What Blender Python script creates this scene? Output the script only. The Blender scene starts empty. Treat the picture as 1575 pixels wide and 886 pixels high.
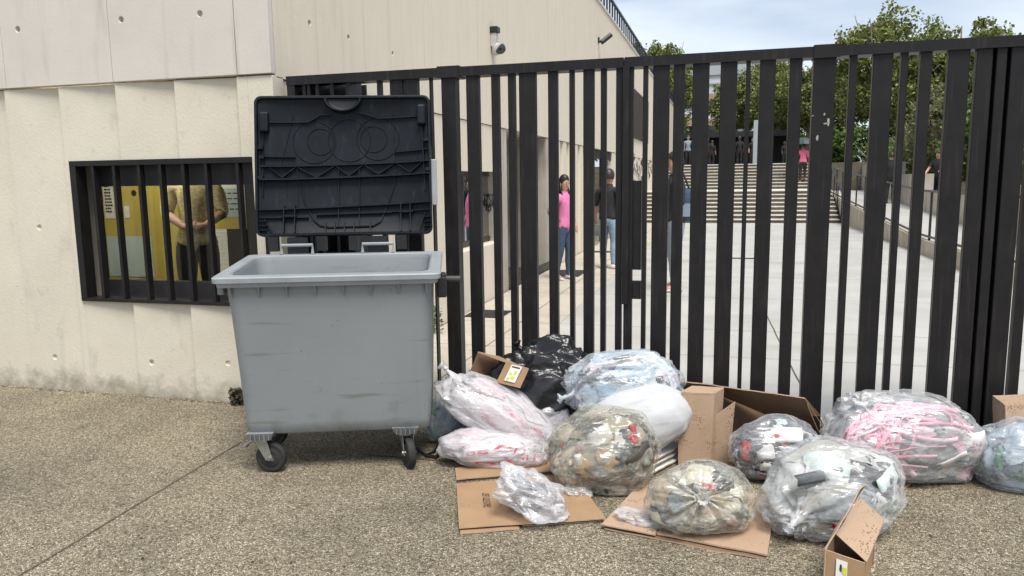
import bpy, bmesh, math, random
from mathutils import Vector, Matrix, noise, Euler
PI = math.pi
R = math.radians
scene = bpy.context.scene
COL = scene.collection

# ------------------------------------------------------------------ camera
F_PX, YAW, PITCH, ROLL, EYE = 1165.0, 15.7, 8.1, 0.8, 1.6
PW, PH = 1575.0, 886.0
_fw = Vector((-math.sin(R(YAW)) * math.cos(R(PITCH)), math.cos(R(YAW)) * math.cos(R(PITCH)), -math.sin(R(PITCH))))
_rt0 = Vector((math.cos(R(YAW)), math.sin(R(YAW)), 0)); _up0 = _rt0.cross(_fw)
_rt = _rt0 * math.cos(R(ROLL)) - _up0 * math.sin(R(ROLL)); _up = _up0 * math.cos(R(ROLL)) + _rt0 * math.sin(R(ROLL))
EYEV = Vector((0, 0, EYE))
cd = bpy.data.cameras.new("camera"); cam = bpy.data.objects.new("camera", cd); COL.objects.link(cam)
cam.matrix_world = Matrix((( _rt.x, _up.x, -_fw.x, 0), (_rt.y, _up.y, -_fw.y, 0), (_rt.z, _up.z, -_fw.z, EYE), (0, 0, 0, 1)))
cd.sensor_width = 36; cd.lens = 36 * F_PX / PW; cd.clip_start = 0.05; cd.clip_end = 3000
scene.camera = cam
def at(px, py, ax, val):
    """point where the sight line of photo pixel (px,py) meets the plane axis=val"""
    r = _fw * F_PX + _rt * (px - PW / 2) - _up * (py - PH / 2)
    return EYEV + r * ((val - EYEV[ax]) / r[ax])

# ------------------------------------------------------------------ light
SUN_EL, SUN_AZ = 64, 146      # azimuth: direction the light comes from, degrees clockwise from +Y
w = bpy.data.worlds.new("World"); scene.world = w; w.use_nodes = True
nt = w.node_tree; nt.nodes.clear()
def N(t, typ, **kw):
    n = t.nodes.new(typ)
    for k, v in kw.items(): setattr(n, k, v)
    return n
sky = N(nt, 'ShaderNodeTexSky', sky_type='NISHITA', sun_disc=False)
sky.sun_elevation = R(SUN_EL); sky.sun_rotation = R(SUN_AZ); sky.air_density = 1.2; sky.dust_density = 2.0
bg = N(nt, 'ShaderNodeBackground'); bg.inputs['Strength'].default_value = 0.108
tc = N(nt, 'ShaderNodeTexCoord')
mp = N(nt, 'ShaderNodeMapping'); mp.inputs['Scale'].default_value = (1.2, 1.2, 6.0)
cn = N(nt, 'ShaderNodeTexNoise'); cn.inputs['Scale'].default_value = 1.3; cn.inputs['Detail'].default_value = 6; cn.inputs['Distortion'].default_value = 0.5
cr = N(nt, 'ShaderNodeValToRGB'); cr.color_ramp.elements[0].position = 0.38; cr.color_ramp.elements[1].position = 0.68
cr.color_ramp.elements[0].color = (2.0, 2.5, 3.35, 1); cr.color_ramp.elements[1].color = (4.6, 4.95, 5.45, 1)
cm = N(nt, 'ShaderNodeMix', data_type='RGBA'); cm.inputs[0].default_value = 0.88
nt.links.new(tc.outputs['Generated'], mp.inputs['Vector']); nt.links.new(mp.outputs[0], cn.inputs['Vector'])
nt.links.new(cn.outputs[0], cr.inputs[0]); nt.links.new(sky.outputs[0], cm.inputs[6]); nt.links.new(cr.outputs[0], cm.inputs[7])
nt.links.new(cm.outputs[2], bg.inputs['Color'])
wo = N(nt, 'ShaderNodeOutputWorld'); nt.links.new(bg.outputs[0], wo.inputs[0])
sd = bpy.data.lights.new("sun", 'SUN'); sun = bpy.data.objects.new("sun", sd); COL.objects.link(sun)
sd.energy = 2.2; sd.angle = R(26); sd.color = (1, 0.95, 0.87)
_d = Vector((math.sin(R(SUN_AZ)) * math.cos(R(SUN_EL)), math.cos(R(SUN_AZ)) * math.cos(R(SUN_EL)), math.sin(R(SUN_EL))))
sun.rotation_euler = _d.to_track_quat('Z', 'Y').to_euler(); sun.location = (0, -5, 20)
vs = scene.view_settings; vs.view_transform = 'Standard'; vs.look = 'None'; vs.gamma = 1; vs.exposure = 0.98
scene.render.engine = 'CYCLES'
scene.cycles.transparent_max_bounces = 16
scene.cycles.max_bounces = 8

# ------------------------------------------------------------------ materials
MATS = {}
def mat(name, col, col2=None, rough=0.8, scale=3.0, bump=0.0, bscale=60.0, metal=0.0, spec=0.5, detail=6, contrast=(0.35, 0.65), stretch=(1, 1, 1),
        spots=None, spots_scale=60, spots_thr=0.12, emit=0.0, coat=0.0, sheen=0.0, dist=0.002, streak=None, trans=0.0, alpha=1.0, foot=None):
    if name in MATS: return MATS[name]
    m = bpy.data.materials.new(name); m.use_nodes = True; t = m.node_tree
    p = t.nodes['Principled BSDF']; p.inputs['Roughness'].default_value = rough; p.inputs['Metallic'].default_value = metal
    p.inputs['Specular IOR Level'].default_value = spec
    if coat: p.inputs['Coat Weight'].default_value = coat
    if sheen: p.inputs['Sheen Weight'].default_value = sheen
    if trans: p.inputs['Transmission Weight'].default_value = trans
    c = (*col, 1); L = t.links.new
    tcn = N(t, 'ShaderNodeTexCoord'); mpn = N(t, 'ShaderNodeMapping'); mpn.inputs['Scale'].default_value = stretch
    L(tcn.outputs['Object'], mpn.inputs['Vector'])
    out = None
    if col2:
        n1 = N(t, 'ShaderNodeTexNoise'); n1.inputs['Scale'].default_value = scale; n1.inputs['Detail'].default_value = detail; n1.inputs['Roughness'].default_value = 0.62
        L(mpn.outputs[0], n1.inputs['Vector'])
        mr = N(t, 'ShaderNodeMapRange'); mr.inputs[1].default_value = contrast[0]; mr.inputs[2].default_value = contrast[1]
        L(n1.outputs[0], mr.inputs[0])
        mx = N(t, 'ShaderNodeMix', data_type='RGBA'); mx.inputs[6].default_value = c; mx.inputs[7].default_value = (*col2, 1)
        L(mr.outputs[0], mx.inputs[0]); out = mx.outputs[2]
    if streak:      # (colour, scale, low, high, stretch)
        m2 = N(t, 'ShaderNodeMapping'); m2.inputs['Scale'].default_value = streak[4]; L(tcn.outputs['Object'], m2.inputs['Vector'])
        n2 = N(t, 'ShaderNodeTexNoise'); n2.inputs['Scale'].default_value = streak[1]; n2.inputs['Detail'].default_value = 5; L(m2.outputs[0], n2.inputs['Vector'])
        r2 = N(t, 'ShaderNodeMapRange'); r2.inputs[1].default_value = streak[2]; r2.inputs[2].default_value = streak[3]; L(n2.outputs[0], r2.inputs[0])
        x2 = N(t, 'ShaderNodeMix', data_type='RGBA'); x2.inputs[7].default_value = (*streak[0], 1)
        if out: L(out, x2.inputs[6])
        else: x2.inputs[6].default_value = c
        L(r2.outputs[0], x2.inputs[0]); out = x2.outputs[2]
    if spots:
        v = N(t, 'ShaderNodeTexVoronoi'); v.inputs['Scale'].default_value = spots_scale; L(tcn.outputs['Object'], v.inputs['Vector'])
        gn = N(t, 'ShaderNodeTexNoise'); gn.inputs['Scale'].default_value = 9; L(tcn.outputs['Object'], gn.inputs['Vector'])
        gm = N(t, 'ShaderNodeMapRange'); gm.inputs[1].default_value = 0.35; gm.inputs[2].default_value = 0.75; gm.inputs[3].default_value = 0.0; gm.inputs[4].default_value = spots_thr * 2.6
        L(gn.outputs[0], gm.inputs[0])
        lt = N(t, 'ShaderNodeMath', operation='LESS_THAN'); L(v.outputs['Distance'], lt.inputs[0]); L(gm.outputs[0], lt.inputs[1])
        x3 = N(t, 'ShaderNodeMix', data_type='RGBA'); x3.inputs[7].default_value = (*spots, 1)
        if out: L(out, x3.inputs[6])
        else: x3.inputs[6].default_value = c
        L(lt.outputs[0], x3.inputs[0]); out = x3.outputs[2]
    if foot:        # splashed dirt along the foot of a wall: (colour, height)
        sx = N(t, 'ShaderNodeSeparateXYZ'); L(tcn.outputs['Object'], sx.inputs[0])
        fn = N(t, 'ShaderNodeTexNoise'); fn.inputs['Scale'].default_value = 7; fn.inputs['Detail'].default_value = 7; fn.inputs['Roughness'].default_value = 0.7; L(tcn.outputs['Object'], fn.inputs['Vector'])
        hz_ = N(t, 'ShaderNodeMapRange'); hz_.inputs[1].default_value = -0.03; hz_.inputs[2].default_value = foot[1]; hz_.inputs[3].default_value = 0.42; hz_.inputs[4].default_value = 0; L(sx.outputs['Z'], hz_.inputs[0])
        fa = N(t, 'ShaderNodeMath', operation='ADD'); L(fn.outputs[0], fa.inputs[0]); L(hz_.outputs[0], fa.inputs[1])
        fr = N(t, 'ShaderNodeMapRange'); fr.inputs[1].default_value = 0.60; fr.inputs[2].default_value = 0.95; fr.inputs[4].default_value = 0.8; L(fa.outputs[0], fr.inputs[0])
        fx_ = N(t, 'ShaderNodeMix', data_type='RGBA'); fx_.inputs[7].default_value = (*foot[0], 1); L(fr.outputs[0], fx_.inputs[0])
        if out: L(out, fx_.inputs[6])
        else: fx_.inputs[6].default_value = c
        out = fx_.outputs[2]
    if out: L(out, p.inputs['Base Color'])
    else: p.inputs['Base Color'].default_value = c
    if emit:
        p.inputs['Emission Color'].default_value = c; p.inputs['Emission Strength'].default_value = emit
    if bump:
        nb = N(t, 'ShaderNodeTexNoise'); nb.inputs['Scale'].default_value = bscale; nb.inputs['Detail'].default_value = 4
        L(tcn.outputs['Object'], nb.inputs['Vector'])
        b = N(t, 'ShaderNodeBump'); b.inputs['Strength'].default_value = bump; b.inputs['Distance'].default_value = dist
        L(nb.outputs[0], b.inputs['Height']); L(b.outputs[0], p.inputs['Normal'])
    MATS[name] = m
    return m

def film(name, tint, body, milk, rough=0.22, scale=22.0, edge=0.3, crease=0.3, rot=(0.2, 0.5, 0.3), fold=0.4):
    """thin plastic film: see-through where flat, milky where it is folded, creased or seen edge-on"""
    m = bpy.data.materials.new(name); m.use_nodes = True; t = m.node_tree; L = t.links.new
    p = t.nodes['Principled BSDF']; p.inputs['Base Color'].default_value = (*body, 1); p.inputs['Roughness'].default_value = rough
    p.inputs['Specular IOR Level'].default_value = 0.6
    tcn = N(t, 'ShaderNodeTexCoord'); lines = None
    for k, (ro, st, sc) in enumerate(((rot, (0.8, 6, 6), 1.0), ((rot[0] + 1.1, rot[1] - 0.9, rot[2] + 0.8), (1.3, 8, 8), 1.0), ((0.3, 2.0, 1.0), (3, 8, 5), 1.2))):
        mp_ = N(t, 'ShaderNodeMapping'); mp_.inputs['Rotation'].default_value = ro; mp_.inputs['Scale'].default_value = tuple(x_ * scale / 16 for x_ in st)
        L(tcn.outputs['Object'], mp_.inputs['Vector'])
        n_ = N(t, 'ShaderNodeTexNoise'); n_.inputs['Scale'].default_value = sc; n_.inputs['Detail'].default_value = 3.5; n_.inputs['Roughness'].default_value = 0.55; n_.inputs['Distortion'].default_value = 0.6; L(mp_.outputs[0], n_.inputs['Vector'])
        s_ = N(t, 'ShaderNodeMath', operation='SUBTRACT'); s_.inputs[1].default_value = 0.5; L(n_.outputs[0], s_.inputs[0])
        a_ = N(t, 'ShaderNodeMath', operation='ABSOLUTE'); L(s_.outputs[0], a_.inputs[0])
        r_ = N(t, 'ShaderNodeMapRange'); r_.inputs[1].default_value = 0; r_.inputs[2].default_value = 0.06; r_.inputs[3].default_value = 1; r_.inputs[4].default_value = 0; L(a_.outputs[0], r_.inputs[0])
        if lines is None: lines = r_.outputs[0]
        else:
            x_ = N(t, 'ShaderNodeMath', operation='MULTIPLY_ADD'); x_.inputs[1].default_value = 0.6; L(r_.outputs[0], x_.inputs[0]); L(lines, x_.inputs[2]); lines = x_.outputs[0]
    pn = N(t, 'ShaderNodeTexNoise'); pn.inputs['Scale'].default_value = 7; pn.inputs['Detail'].default_value = 3; L(tcn.outputs['Object'], pn.inputs['Vector'])
    gate = N(t, 'ShaderNodeMapRange'); gate.inputs[1].default_value = 0.42; gate.inputs[2].default_value = 0.68; gate.inputs[3].default_value = 0.15; L(pn.outputs[0], gate.inputs[0])
    mu = N(t, 'ShaderNodeMath', operation='MULTIPLY'); L(lines, mu.inputs[0]); L(gate.outputs[0], mu.inputs[1])
    ml = N(t, 'ShaderNodeMath', operation='MULTIPLY_ADD'); ml.inputs[1].default_value = crease; ml.inputs[2].default_value = milk; L(mu.outputs[0], ml.inputs[0])
    at_ = N(t, 'ShaderNodeAttribute', attribute_name='fold')
    mf = N(t, 'ShaderNodeMath', operation='MULTIPLY_ADD'); mf.inputs[1].default_value = fold; L(at_.outputs['Fac'], mf.inputs[0]); L(ml.outputs[0], mf.inputs[2])
    lw = N(t, 'ShaderNodeLayerWeight'); lw.inputs[0].default_value = 0.35
    fa = N(t, 'ShaderNodeMath', operation='MULTIPLY_ADD', use_clamp=True); fa.inputs[1].default_value = edge
    L(lw.outputs['Facing'], fa.inputs[0]); L(mf.outputs[0], fa.inputs[2])
    b = N(t, 'ShaderNodeBump'); b.inputs['Strength'].default_value = 0.5; b.inputs['Distance'].default_value = 0.006
    L(lines, b.inputs['Height']); L(b.outputs[0], p.inputs['Normal'])
    tr = N(t, 'ShaderNodeBsdfTransparent'); tr.inputs[0].default_value = (*tint, 1)
    gl = N(t, 'ShaderNodeBsdfGlossy'); gl.inputs['Roughness'].default_value = 0.22; gl.inputs['Color'].default_value = (0.9, 0.9, 0.9, 1); L(b.outputs[0], gl.inputs['Normal'])
    g2 = N(t, 'ShaderNodeMixShader'); g2.inputs[0].default_value = 0.065; L(tr.outputs[0], g2.inputs[1]); L(gl.outputs[0], g2.inputs[2])
    mx = N(t, 'ShaderNodeMixShader'); L(fa.outputs[0], mx.inputs[0]); L(g2.outputs[0], mx.inputs[1]); L(p.outputs[0], mx.inputs[2])
    L(mx.outputs[0], t.nodes['Material Output'].inputs[0])
    return m

def glass_mat(name, tint, refl=0.1):
    m = bpy.data.materials.new(name); m.use_nodes = True; t = m.node_tree; L = t.links.new
    tr = N(t, 'ShaderNodeBsdfTransparent'); tr.inputs[0].default_value = (*tint, 1)
    gl = N(t, 'ShaderNodeBsdfGlossy'); gl.inputs['Roughness'].default_value = 0.01
    fr = N(t, 'ShaderNodeFresnel'); fr.inputs[0].default_value = 1.5
    a = N(t, 'ShaderNodeMath', operation='ADD', use_clamp=True); a.inputs[1].default_value = refl; L(fr.outputs[0], a.inputs[0])
    ge = N(t, 'ShaderNodeNewGeometry'); bf = N(t, 'ShaderNodeMath', operation='SUBTRACT'); bf.inputs[0].default_value = 1; L(ge.outputs['Backfacing'], bf.inputs[1])
    ml = N(t, 'ShaderNodeMath', operation='MULTIPLY'); L(a.outputs[0], ml.inputs[0]); L(bf.outputs[0], ml.inputs[1])
    mx = N(t, 'ShaderNodeMixShader'); L(ml.outputs[0], mx.inputs[0]); L(tr.outputs[0], mx.inputs[1]); L(gl.outputs[0], mx.inputs[2])
    L(mx.outputs[0], t.nodes['Material Output'].inputs[0]); return m

def ground_mat():
    m = bpy.data.materials.new('exposed_aggregate'); m.use_nodes = True; t = m.node_tree; L = t.links.new
    p = t.nodes['Principled BSDF']; p.inputs['Roughness'].default_value = 0.75; p.inputs['Specular IOR Level'].default_value = 0.35
    g = N(t, 'ShaderNodeNewGeometry')
    nz = N(t, 'ShaderNodeTexNoise'); nz.inputs['Scale'].default_value = 70; L(g.outputs['Position'], nz.inputs['Vector'])
    ad = N(t, 'ShaderNodeVectorMath', operation='MULTIPLY_ADD'); ad.inputs[1].default_value = (0.008,) * 3; L(nz.outputs['Color'], ad.inputs[0]); L(g.outputs['Position'], ad.inputs[2])
    v = N(t, 'ShaderNodeTexVoronoi'); v.inputs['Scale'].default_value = 128; L(ad.outputs[0], v.inputs['Vector'])
    ve = N(t, 'ShaderNodeTexVoronoi', feature='DISTANCE_TO_EDGE'); ve.inputs['Scale'].default_value = 128; L(ad.outputs[0], ve.inputs['Vector'])
    sep = N(t, 'ShaderNodeSeparateColor'); L(v.outputs['Color'], sep.inputs[0])
    cr = N(t, 'ShaderNodeValToRGB'); e = cr.color_ramp.elements
    e[0].position = 0; e[0].color = (0.085, 0.068, 0.042, 1); e[1].position = 1; e[1].color = (0.74, 0.67, 0.53, 1)
    for pos, c in ((0.25, (0.27, 0.225, 0.145, 1)), (0.6, (0.40, 0.34, 0.23, 1)), (0.85, (0.50, 0.435, 0.32, 1))):
        k = e.new(pos); k.color = c
    L(sep.outputs[0], cr.inputs[0])
    ed = N(t, 'ShaderNodeMapRange'); ed.inputs[2].default_value = 0.16; L(ve.outputs[0], ed.inputs[0])
    mx = N(t, 'ShaderNodeMix', data_type='RGBA'); mx.inputs[6].default_value = (0.10, 0.08, 0.055, 1); L(ed.outputs[0], mx.inputs[0]); L(cr.outputs[0], mx.inputs[7])
    # stains
    n2 = N(t, 'ShaderNodeTexNoise'); n2.inputs['Scale'].default_value = 1.1; n2.inputs['Detail'].default_value = 7; n2.inputs['Roughness'].default_value = 0.6; L(g.outputs['Position'], n2.inputs['Vector'])
    r2 = N(t, 'ShaderNodeMapRange'); r2.inputs[1].default_value = 0.38; r2.inputs[2].default_value = 0.68; r2.inputs[3].default_value = 0.98; r2.inputs[4].default_value = 0.62; L(n2.outputs[0], r2.inputs[0])
    sc = N(t, 'ShaderNodeVectorMath', operation='SCALE'); L(mx.outputs[2], sc.inputs[0]); L(r2.outputs[0], sc.inputs['Scale'])
    # old spills, gum and scuffs
    n3 = N(t, 'ShaderNodeTexNoise'); n3.inputs['Scale'].default_value = 4.5; n3.inputs['Detail'].default_value = 6; n3.inputs['Roughness'].default_value = 0.7; L(g.outputs['Position'], n3.inputs['Vector'])
    r3 = N(t, 'ShaderNodeMapRange'); r3.inputs[1].default_value = 0.60; r3.inputs[2].default_value = 0.72; r3.inputs[3].default_value = 1.0; r3.inputs[4].default_value = 0.55; L(n3.outputs[0], r3.inputs[0])
    v3 = N(t, 'ShaderNodeTexVoronoi'); v3.inputs['Scale'].default_value = 2.6; L(g.outputs['Position'], v3.inputs['Vector'])
    r4 = N(t, 'ShaderNodeMapRange'); r4.inputs[1].default_value = 0.035; r4.inputs[2].default_value = 0.055; r4.inputs[3].default_value = 0.5; r4.inputs[4].default_value = 1.0; L(v3.outputs['Distance'], r4.inputs[0])
    m3 = N(t, 'ShaderNodeMath', operation='MULTIPLY'); L(r3.outputs[0], m3.inputs[0]); L(r4.outputs[0], m3.inputs[1])
    s3 = N(t, 'ShaderNodeVectorMath', operation='SCALE'); L(sc.outputs[0], s3.inputs[0]); L(m3.outputs[0], s3.inputs['Scale'])
    L(s3.outputs[0], p.inputs['Base Color'])
    b = N(t, 'ShaderNodeBump'); b.inputs['Strength'].default_value = 0.7; b.inputs['Distance'].default_value = 0.003
    L(ed.outputs[0], b.inputs['Height']); L(b.outputs[0], p.inputs['Normal'])
    return m

M = dict(
    concrete=mat('cream_concrete', (0.70, 0.65, 0.53), (0.61, 0.56, 0.45), 0.85, 1.6, 0.45, 55, contrast=(0.3, 0.75), streak=((0.40, 0.365, 0.29), 1.7, 0.60, 0.92, (3.2, 3.2, 1.3)), dist=0.004, spots=(0.3, 0.26, 0.2), spots_scale=14, spots_thr=0.03, foot=((0.25, 0.215, 0.16), 0.22)),
    concrete_up=mat('smooth_concrete', (0.66, 0.61, 0.55), (0.59, 0.54, 0.48), 0.85, 2.2, 0.3, 60, contrast=(0.3, 0.75), streak=((0.37, 0.33, 0.28), 1.2, 0.58, 0.9, (5, 5, 0.7)), dist=0.003),
    concrete_side=mat('warm_concrete', (0.71, 0.635, 0.51), (0.65, 0.575, 0.46), 0.85, 2.0, 0.3, 40, contrast=(0.25, 0.8), stretch=(1, 4, 0.8), streak=((0.50, 0.43, 0.34), 1.6, 0.60, 1.0, (3, 5, 0.35)), dist=0.004),
    concrete_grey=mat('grey_concrete', (0.47, 0.43, 0.37), (0.33, 0.30, 0.25), 0.85, 1.5, 0.3, 30, contrast=(0.3, 0.7), streak=((0.2, 0.18, 0.15), 1.2, 0.55, 0.8, (4, 4, 0.5))),
    grime=mat('dark_dirt', (0.06, 0.05, 0.038), (0.15, 0.125, 0.09), 0.95, 20),
    path=mat('fine_tan_paving', (0.50, 0.45, 0.37), (0.40, 0.355, 0.29), 0.8, 1.3, 0.4, 160, contrast=(0.35, 0.7), spots=(0.22, 0.18, 0.13), spots_scale=70, spots_thr=0.16, dist=0.003),
    plaza=mat('pale_slabs', (0.47, 0.455, 0.42), (0.37, 0.36, 0.33), 0.55, 0.9, 0.3, 90, contrast=(0.35, 0.7), spots=(0.28, 0.25, 0.21), spots_scale=9, spots_thr=0.03, streak=((0.36, 0.34, 0.3), 0.35, 0.58, 0.72, (1, 3, 1))),
    gate=mat('charcoal_paint', (0.0125, 0.0115, 0.0125), (0.019, 0.017, 0.017), 0.42, 6, 0.25, 30, spec=0.28, streak=((0.045, 0.037, 0.032), 8, 0.56, 0.85, (6, 6, 0.35)), dist=0.002),
    gate_side=mat('dusty_paint', (0.045, 0.042, 0.038), (0.03, 0.027, 0.026), 0.5, 8),
    black=mat('black_plastic', (0.012, 0.012, 0.013), (0.02, 0.02, 0.022), 0.45, 12),
    chip=mat('bare_primer', (0.42, 0.40, 0.34), (0.3, 0.28, 0.24), 0.8, 40),
    bin=mat('grey_bin_plastic', (0.255, 0.274, 0.281), (0.222, 0.238, 0.244), 0.48, 1.6, 0.22, 90, spec=0.4, contrast=(0.3, 0.72), foot=((0.12, 0.115, 0.10), 0.42), streak=((0.14, 0.138, 0.115), 2.2, 0.62, 0.80, (0.9, 0.9, 13.0)), dist=0.001, spots=(0.10, 0.10, 0.085), spots_scale=13, spots_thr=0.045),
    bin_rim=mat('pale_bin_plastic', (0.31, 0.335, 0.355), (0.26, 0.28, 0.298), 0.38, 6, 0.1, 90, spec=0.5, spots=(0.07, 0.07, 0.07), spots_scale=24, spots_thr=0.025),
    lid=mat('slate_lid_plastic', (0.0062, 0.008, 0.011), (0.011, 0.0135, 0.018), 0.45, 5, 0.2, 40, spec=0.2, streak=((0.026, 0.031, 0.038), 7, 0.58, 0.85, (5, 5, 0.9)), dist=0.001),
    rubber=mat('tyre_rubber', (0.018, 0.018, 0.018), (0.03, 0.029, 0.027), 0.75, 18, 0.3, 80),
    steel=mat('galvanised_steel', (0.42, 0.42, 0.40), (0.26, 0.26, 0.25), 0.4, 25, metal=0.75),
    hub=mat('wheel_hub', (0.06, 0.06, 0.062), None, 0.5),
    card=mat('brown_cardboard', (0.37, 0.235, 0.13), (0.32, 0.20, 0.11), 0.85, 5, 0.2, 120, spots=(0.24, 0.145, 0.078), spots_scale=38, spots_thr=0.09),
    card_wet=mat('rain_spotted_cardboard', (0.45, 0.315, 0.215), (0.40, 0.275, 0.185), 0.85, 4, 0.2, 120, spots=(0.17, 0.10, 0.06), spots_scale=85, spots_thr=0.16),
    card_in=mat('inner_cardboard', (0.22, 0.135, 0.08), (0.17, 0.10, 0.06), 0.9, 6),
    card_edge=mat('cardboard_edge', (0.50, 0.38, 0.26), (0.38, 0.27, 0.18), 0.9, 60),
    ink=mat('black_ink', (0.03, 0.02, 0.015), None, 0.7),
    white=mat('white_paper', (0.75, 0.75, 0.73), (0.66, 0.66, 0.64), 0.7, 20),
    lime=mat('lime_print', (0.55, 0.62, 0.05), None, 0.6),
    red=mat('red_print', (0.55, 0.04, 0.04), None, 0.6),
    rose=mat('rose_red_print', (0.60, 0.05, 0.09), (0.65, 0.12, 0.16), 0.6, 20),
    frame=mat('window_frame', (0.016, 0.016, 0.018), (0.026, 0.026, 0.028), 0.4, 10),
    yellow=mat('mustard_panel', (0.52, 0.42, 0.09), (0.46, 0.36, 0.07), 0.5, 3),
    posterblue=mat('pale_blue_notice', (0.38, 0.47, 0.50), None, 0.6),
    paleboard=mat('pale_board', (0.50, 0.58, 0.60), (0.44, 0.52, 0.54), 0.6, 4),
    brownposter=mat('brown_notice', (0.22, 0.10, 0.05), None, 0.6),
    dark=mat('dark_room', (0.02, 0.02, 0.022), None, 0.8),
    roomwall=mat('room_plaster', (0.25, 0.22, 0.16), None, 0.8),
    louvre=mat('brown_louvre', (0.055, 0.042, 0.032), (0.035, 0.028, 0.022), 0.6, 10),
    stair=mat('stair_concrete', (0.15, 0.128, 0.092), (0.095, 0.08, 0.058), 0.85, 2.5, stretch=(1, 1, 3)),
    nosing=mat('pale_nosing', (0.68, 0.66, 0.60), (0.5, 0.48, 0.43), 0.8, 6),
    curb=mat('stained_curb', (0.50, 0.45, 0.37), (0.36, 0.31, 0.24), 0.85, 2, streak=((0.2, 0.16, 0.12), 2, 0.5, 0.8, (3, 3, 0.6))),
    apt=mat('white_render', (0.62, 0.64, 0.65), (0.55, 0.57, 0.58), 0.8, 0.3),
    aptgrey=mat('grey_panel', (0.40, 0.43, 0.45), None, 0.8),
    shutter=mat('tan_shutter', (0.42, 0.30, 0.18), None, 0.7),
    bark=mat('plane_bark', (0.22, 0.19, 0.14), (0.10, 0.085, 0.06), 0.9, 6),
    weed=mat('weed_green', (0.10, 0.15, 0.05), (0.05, 0.07, 0.03), 0.7, 30),
    dryweed=mat('dry_weed', (0.10, 0.08, 0.05), (0.05, 0.045, 0.03), 0.9, 30),
    cctv=mat('camera_housing', (0.55, 0.54, 0.52), (0.45, 0.44, 0.42), 0.4, 20),
    smoke=mat('smoked_dome', (0.02, 0.02, 0.025), None, 0.08, spec=0.9),
    skin=mat('skin', (0.50, 0.30, 0.21), (0.45, 0.26, 0.18), 0.5, 20),
    skin_dark=mat('dark_skin', (0.12, 0.065, 0.04), None, 0.5),
    hair=mat('dark_hair', (0.018, 0.012, 0.009), (0.03, 0.02, 0.015), 0.45, 60),
    lip=mat('lips', (0.42, 0.12, 0.10), None, 0.5),
    pink=mat('pink_cotton', (0.72, 0.22, 0.42), (0.65, 0.18, 0.36), 0.85, 15),
    hotpink=mat('coral_pink_cotton', (0.75, 0.16, 0.28), None, 0.85),
    denim=mat('dark_blue_denim', (0.035, 0.06, 0.11), (0.055, 0.09, 0.15), 0.85, 20),
    denim_pale=mat('pale_blue_denim', (0.20, 0.29, 0.37), (0.28, 0.37, 0.44), 0.85, 20),
    cloth_black=mat('black_cloth', (0.014, 0.014, 0.016), (0.022, 0.022, 0.025), 0.85, 15),
    cloth_white=mat('white_cloth', (0.6, 0.6, 0.6), None, 0.85),
    cloth_grey=mat('grey_blue_cloth', (0.25, 0.30, 0.36), None, 0.85),
    cloth_red=mat('red_cloth', (0.45, 0.05, 0.06), None, 0.85),
    check=mat('mustard_check_shirt', (0.66, 0.58, 0.36), (0.48, 0.40, 0.20), 0.85, 30, contrast=(0.45, 0.55), stretch=(1, 1, 2)),
    shoe=mat('pale_trainers', (0.62, 0.55, 0.55), None, 0.6),
    umbrella=mat('dark_teal_nylon', (0.03, 0.05, 0.055), None, 0.5),
    ground=ground_mat(),
    win_glass=glass_mat('window_glass', (0.85, 0.88, 0.86), 0.02),
    side_glass=glass_mat('dark_window_glass', (0.25, 0.27, 0.28), 0.35),
)
def leaf_mat(name, a, b, c):
    m = bpy.data.materials.new(name); m.use_nodes = True; t = m.node_tree; L = t.links.new
    p = t.nodes['Principled BSDF']; p.inputs['Roughness'].default_value = 0.6; p.inputs['Specular IOR Level'].default_value = 0.3
    g = N(t, 'ShaderNodeNewGeometry'); cr = N(t, 'ShaderNodeValToRGB'); e = cr.color_ramp.elements
    e[0].color = (*a, 1); e[1].color = (*c, 1); k = e.new(0.55); k.color = (*b, 1)
    L(g.outputs['Random Per Island'], cr.inputs[0]); L(cr.outputs[0], p.inputs['Base Color'])
    tl = N(t, 'ShaderNodeBsdfTranslucent'); L(cr.outputs[0], tl.inputs[0])
    mx = N(t, 'ShaderNodeMixShader'); mx.inputs[0].default_value = 0.3; L(p.outputs[0], mx.inputs[1]); L(tl.outputs[0], mx.inputs[2])
    L(mx.outputs[0], t.nodes['Material Output'].inputs[0]); return m
M['leaf'] = leaf_mat('plane_leaves', (0.09, 0.135, 0.035), (0.18, 0.225, 0.065), (0.34, 0.31, 0.10))
M['leaf_olive'] = leaf_mat('olive_leaves', (0.09, 0.11, 0.045), (0.19, 0.20, 0.09), (0.24, 0.21, 0.10))
M['leaf_fresh'] = leaf_mat('fresh_leaves', (0.06, 0.11, 0.025), (0.11, 0.18, 0.04), (0.20, 0.26, 0.08))

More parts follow.
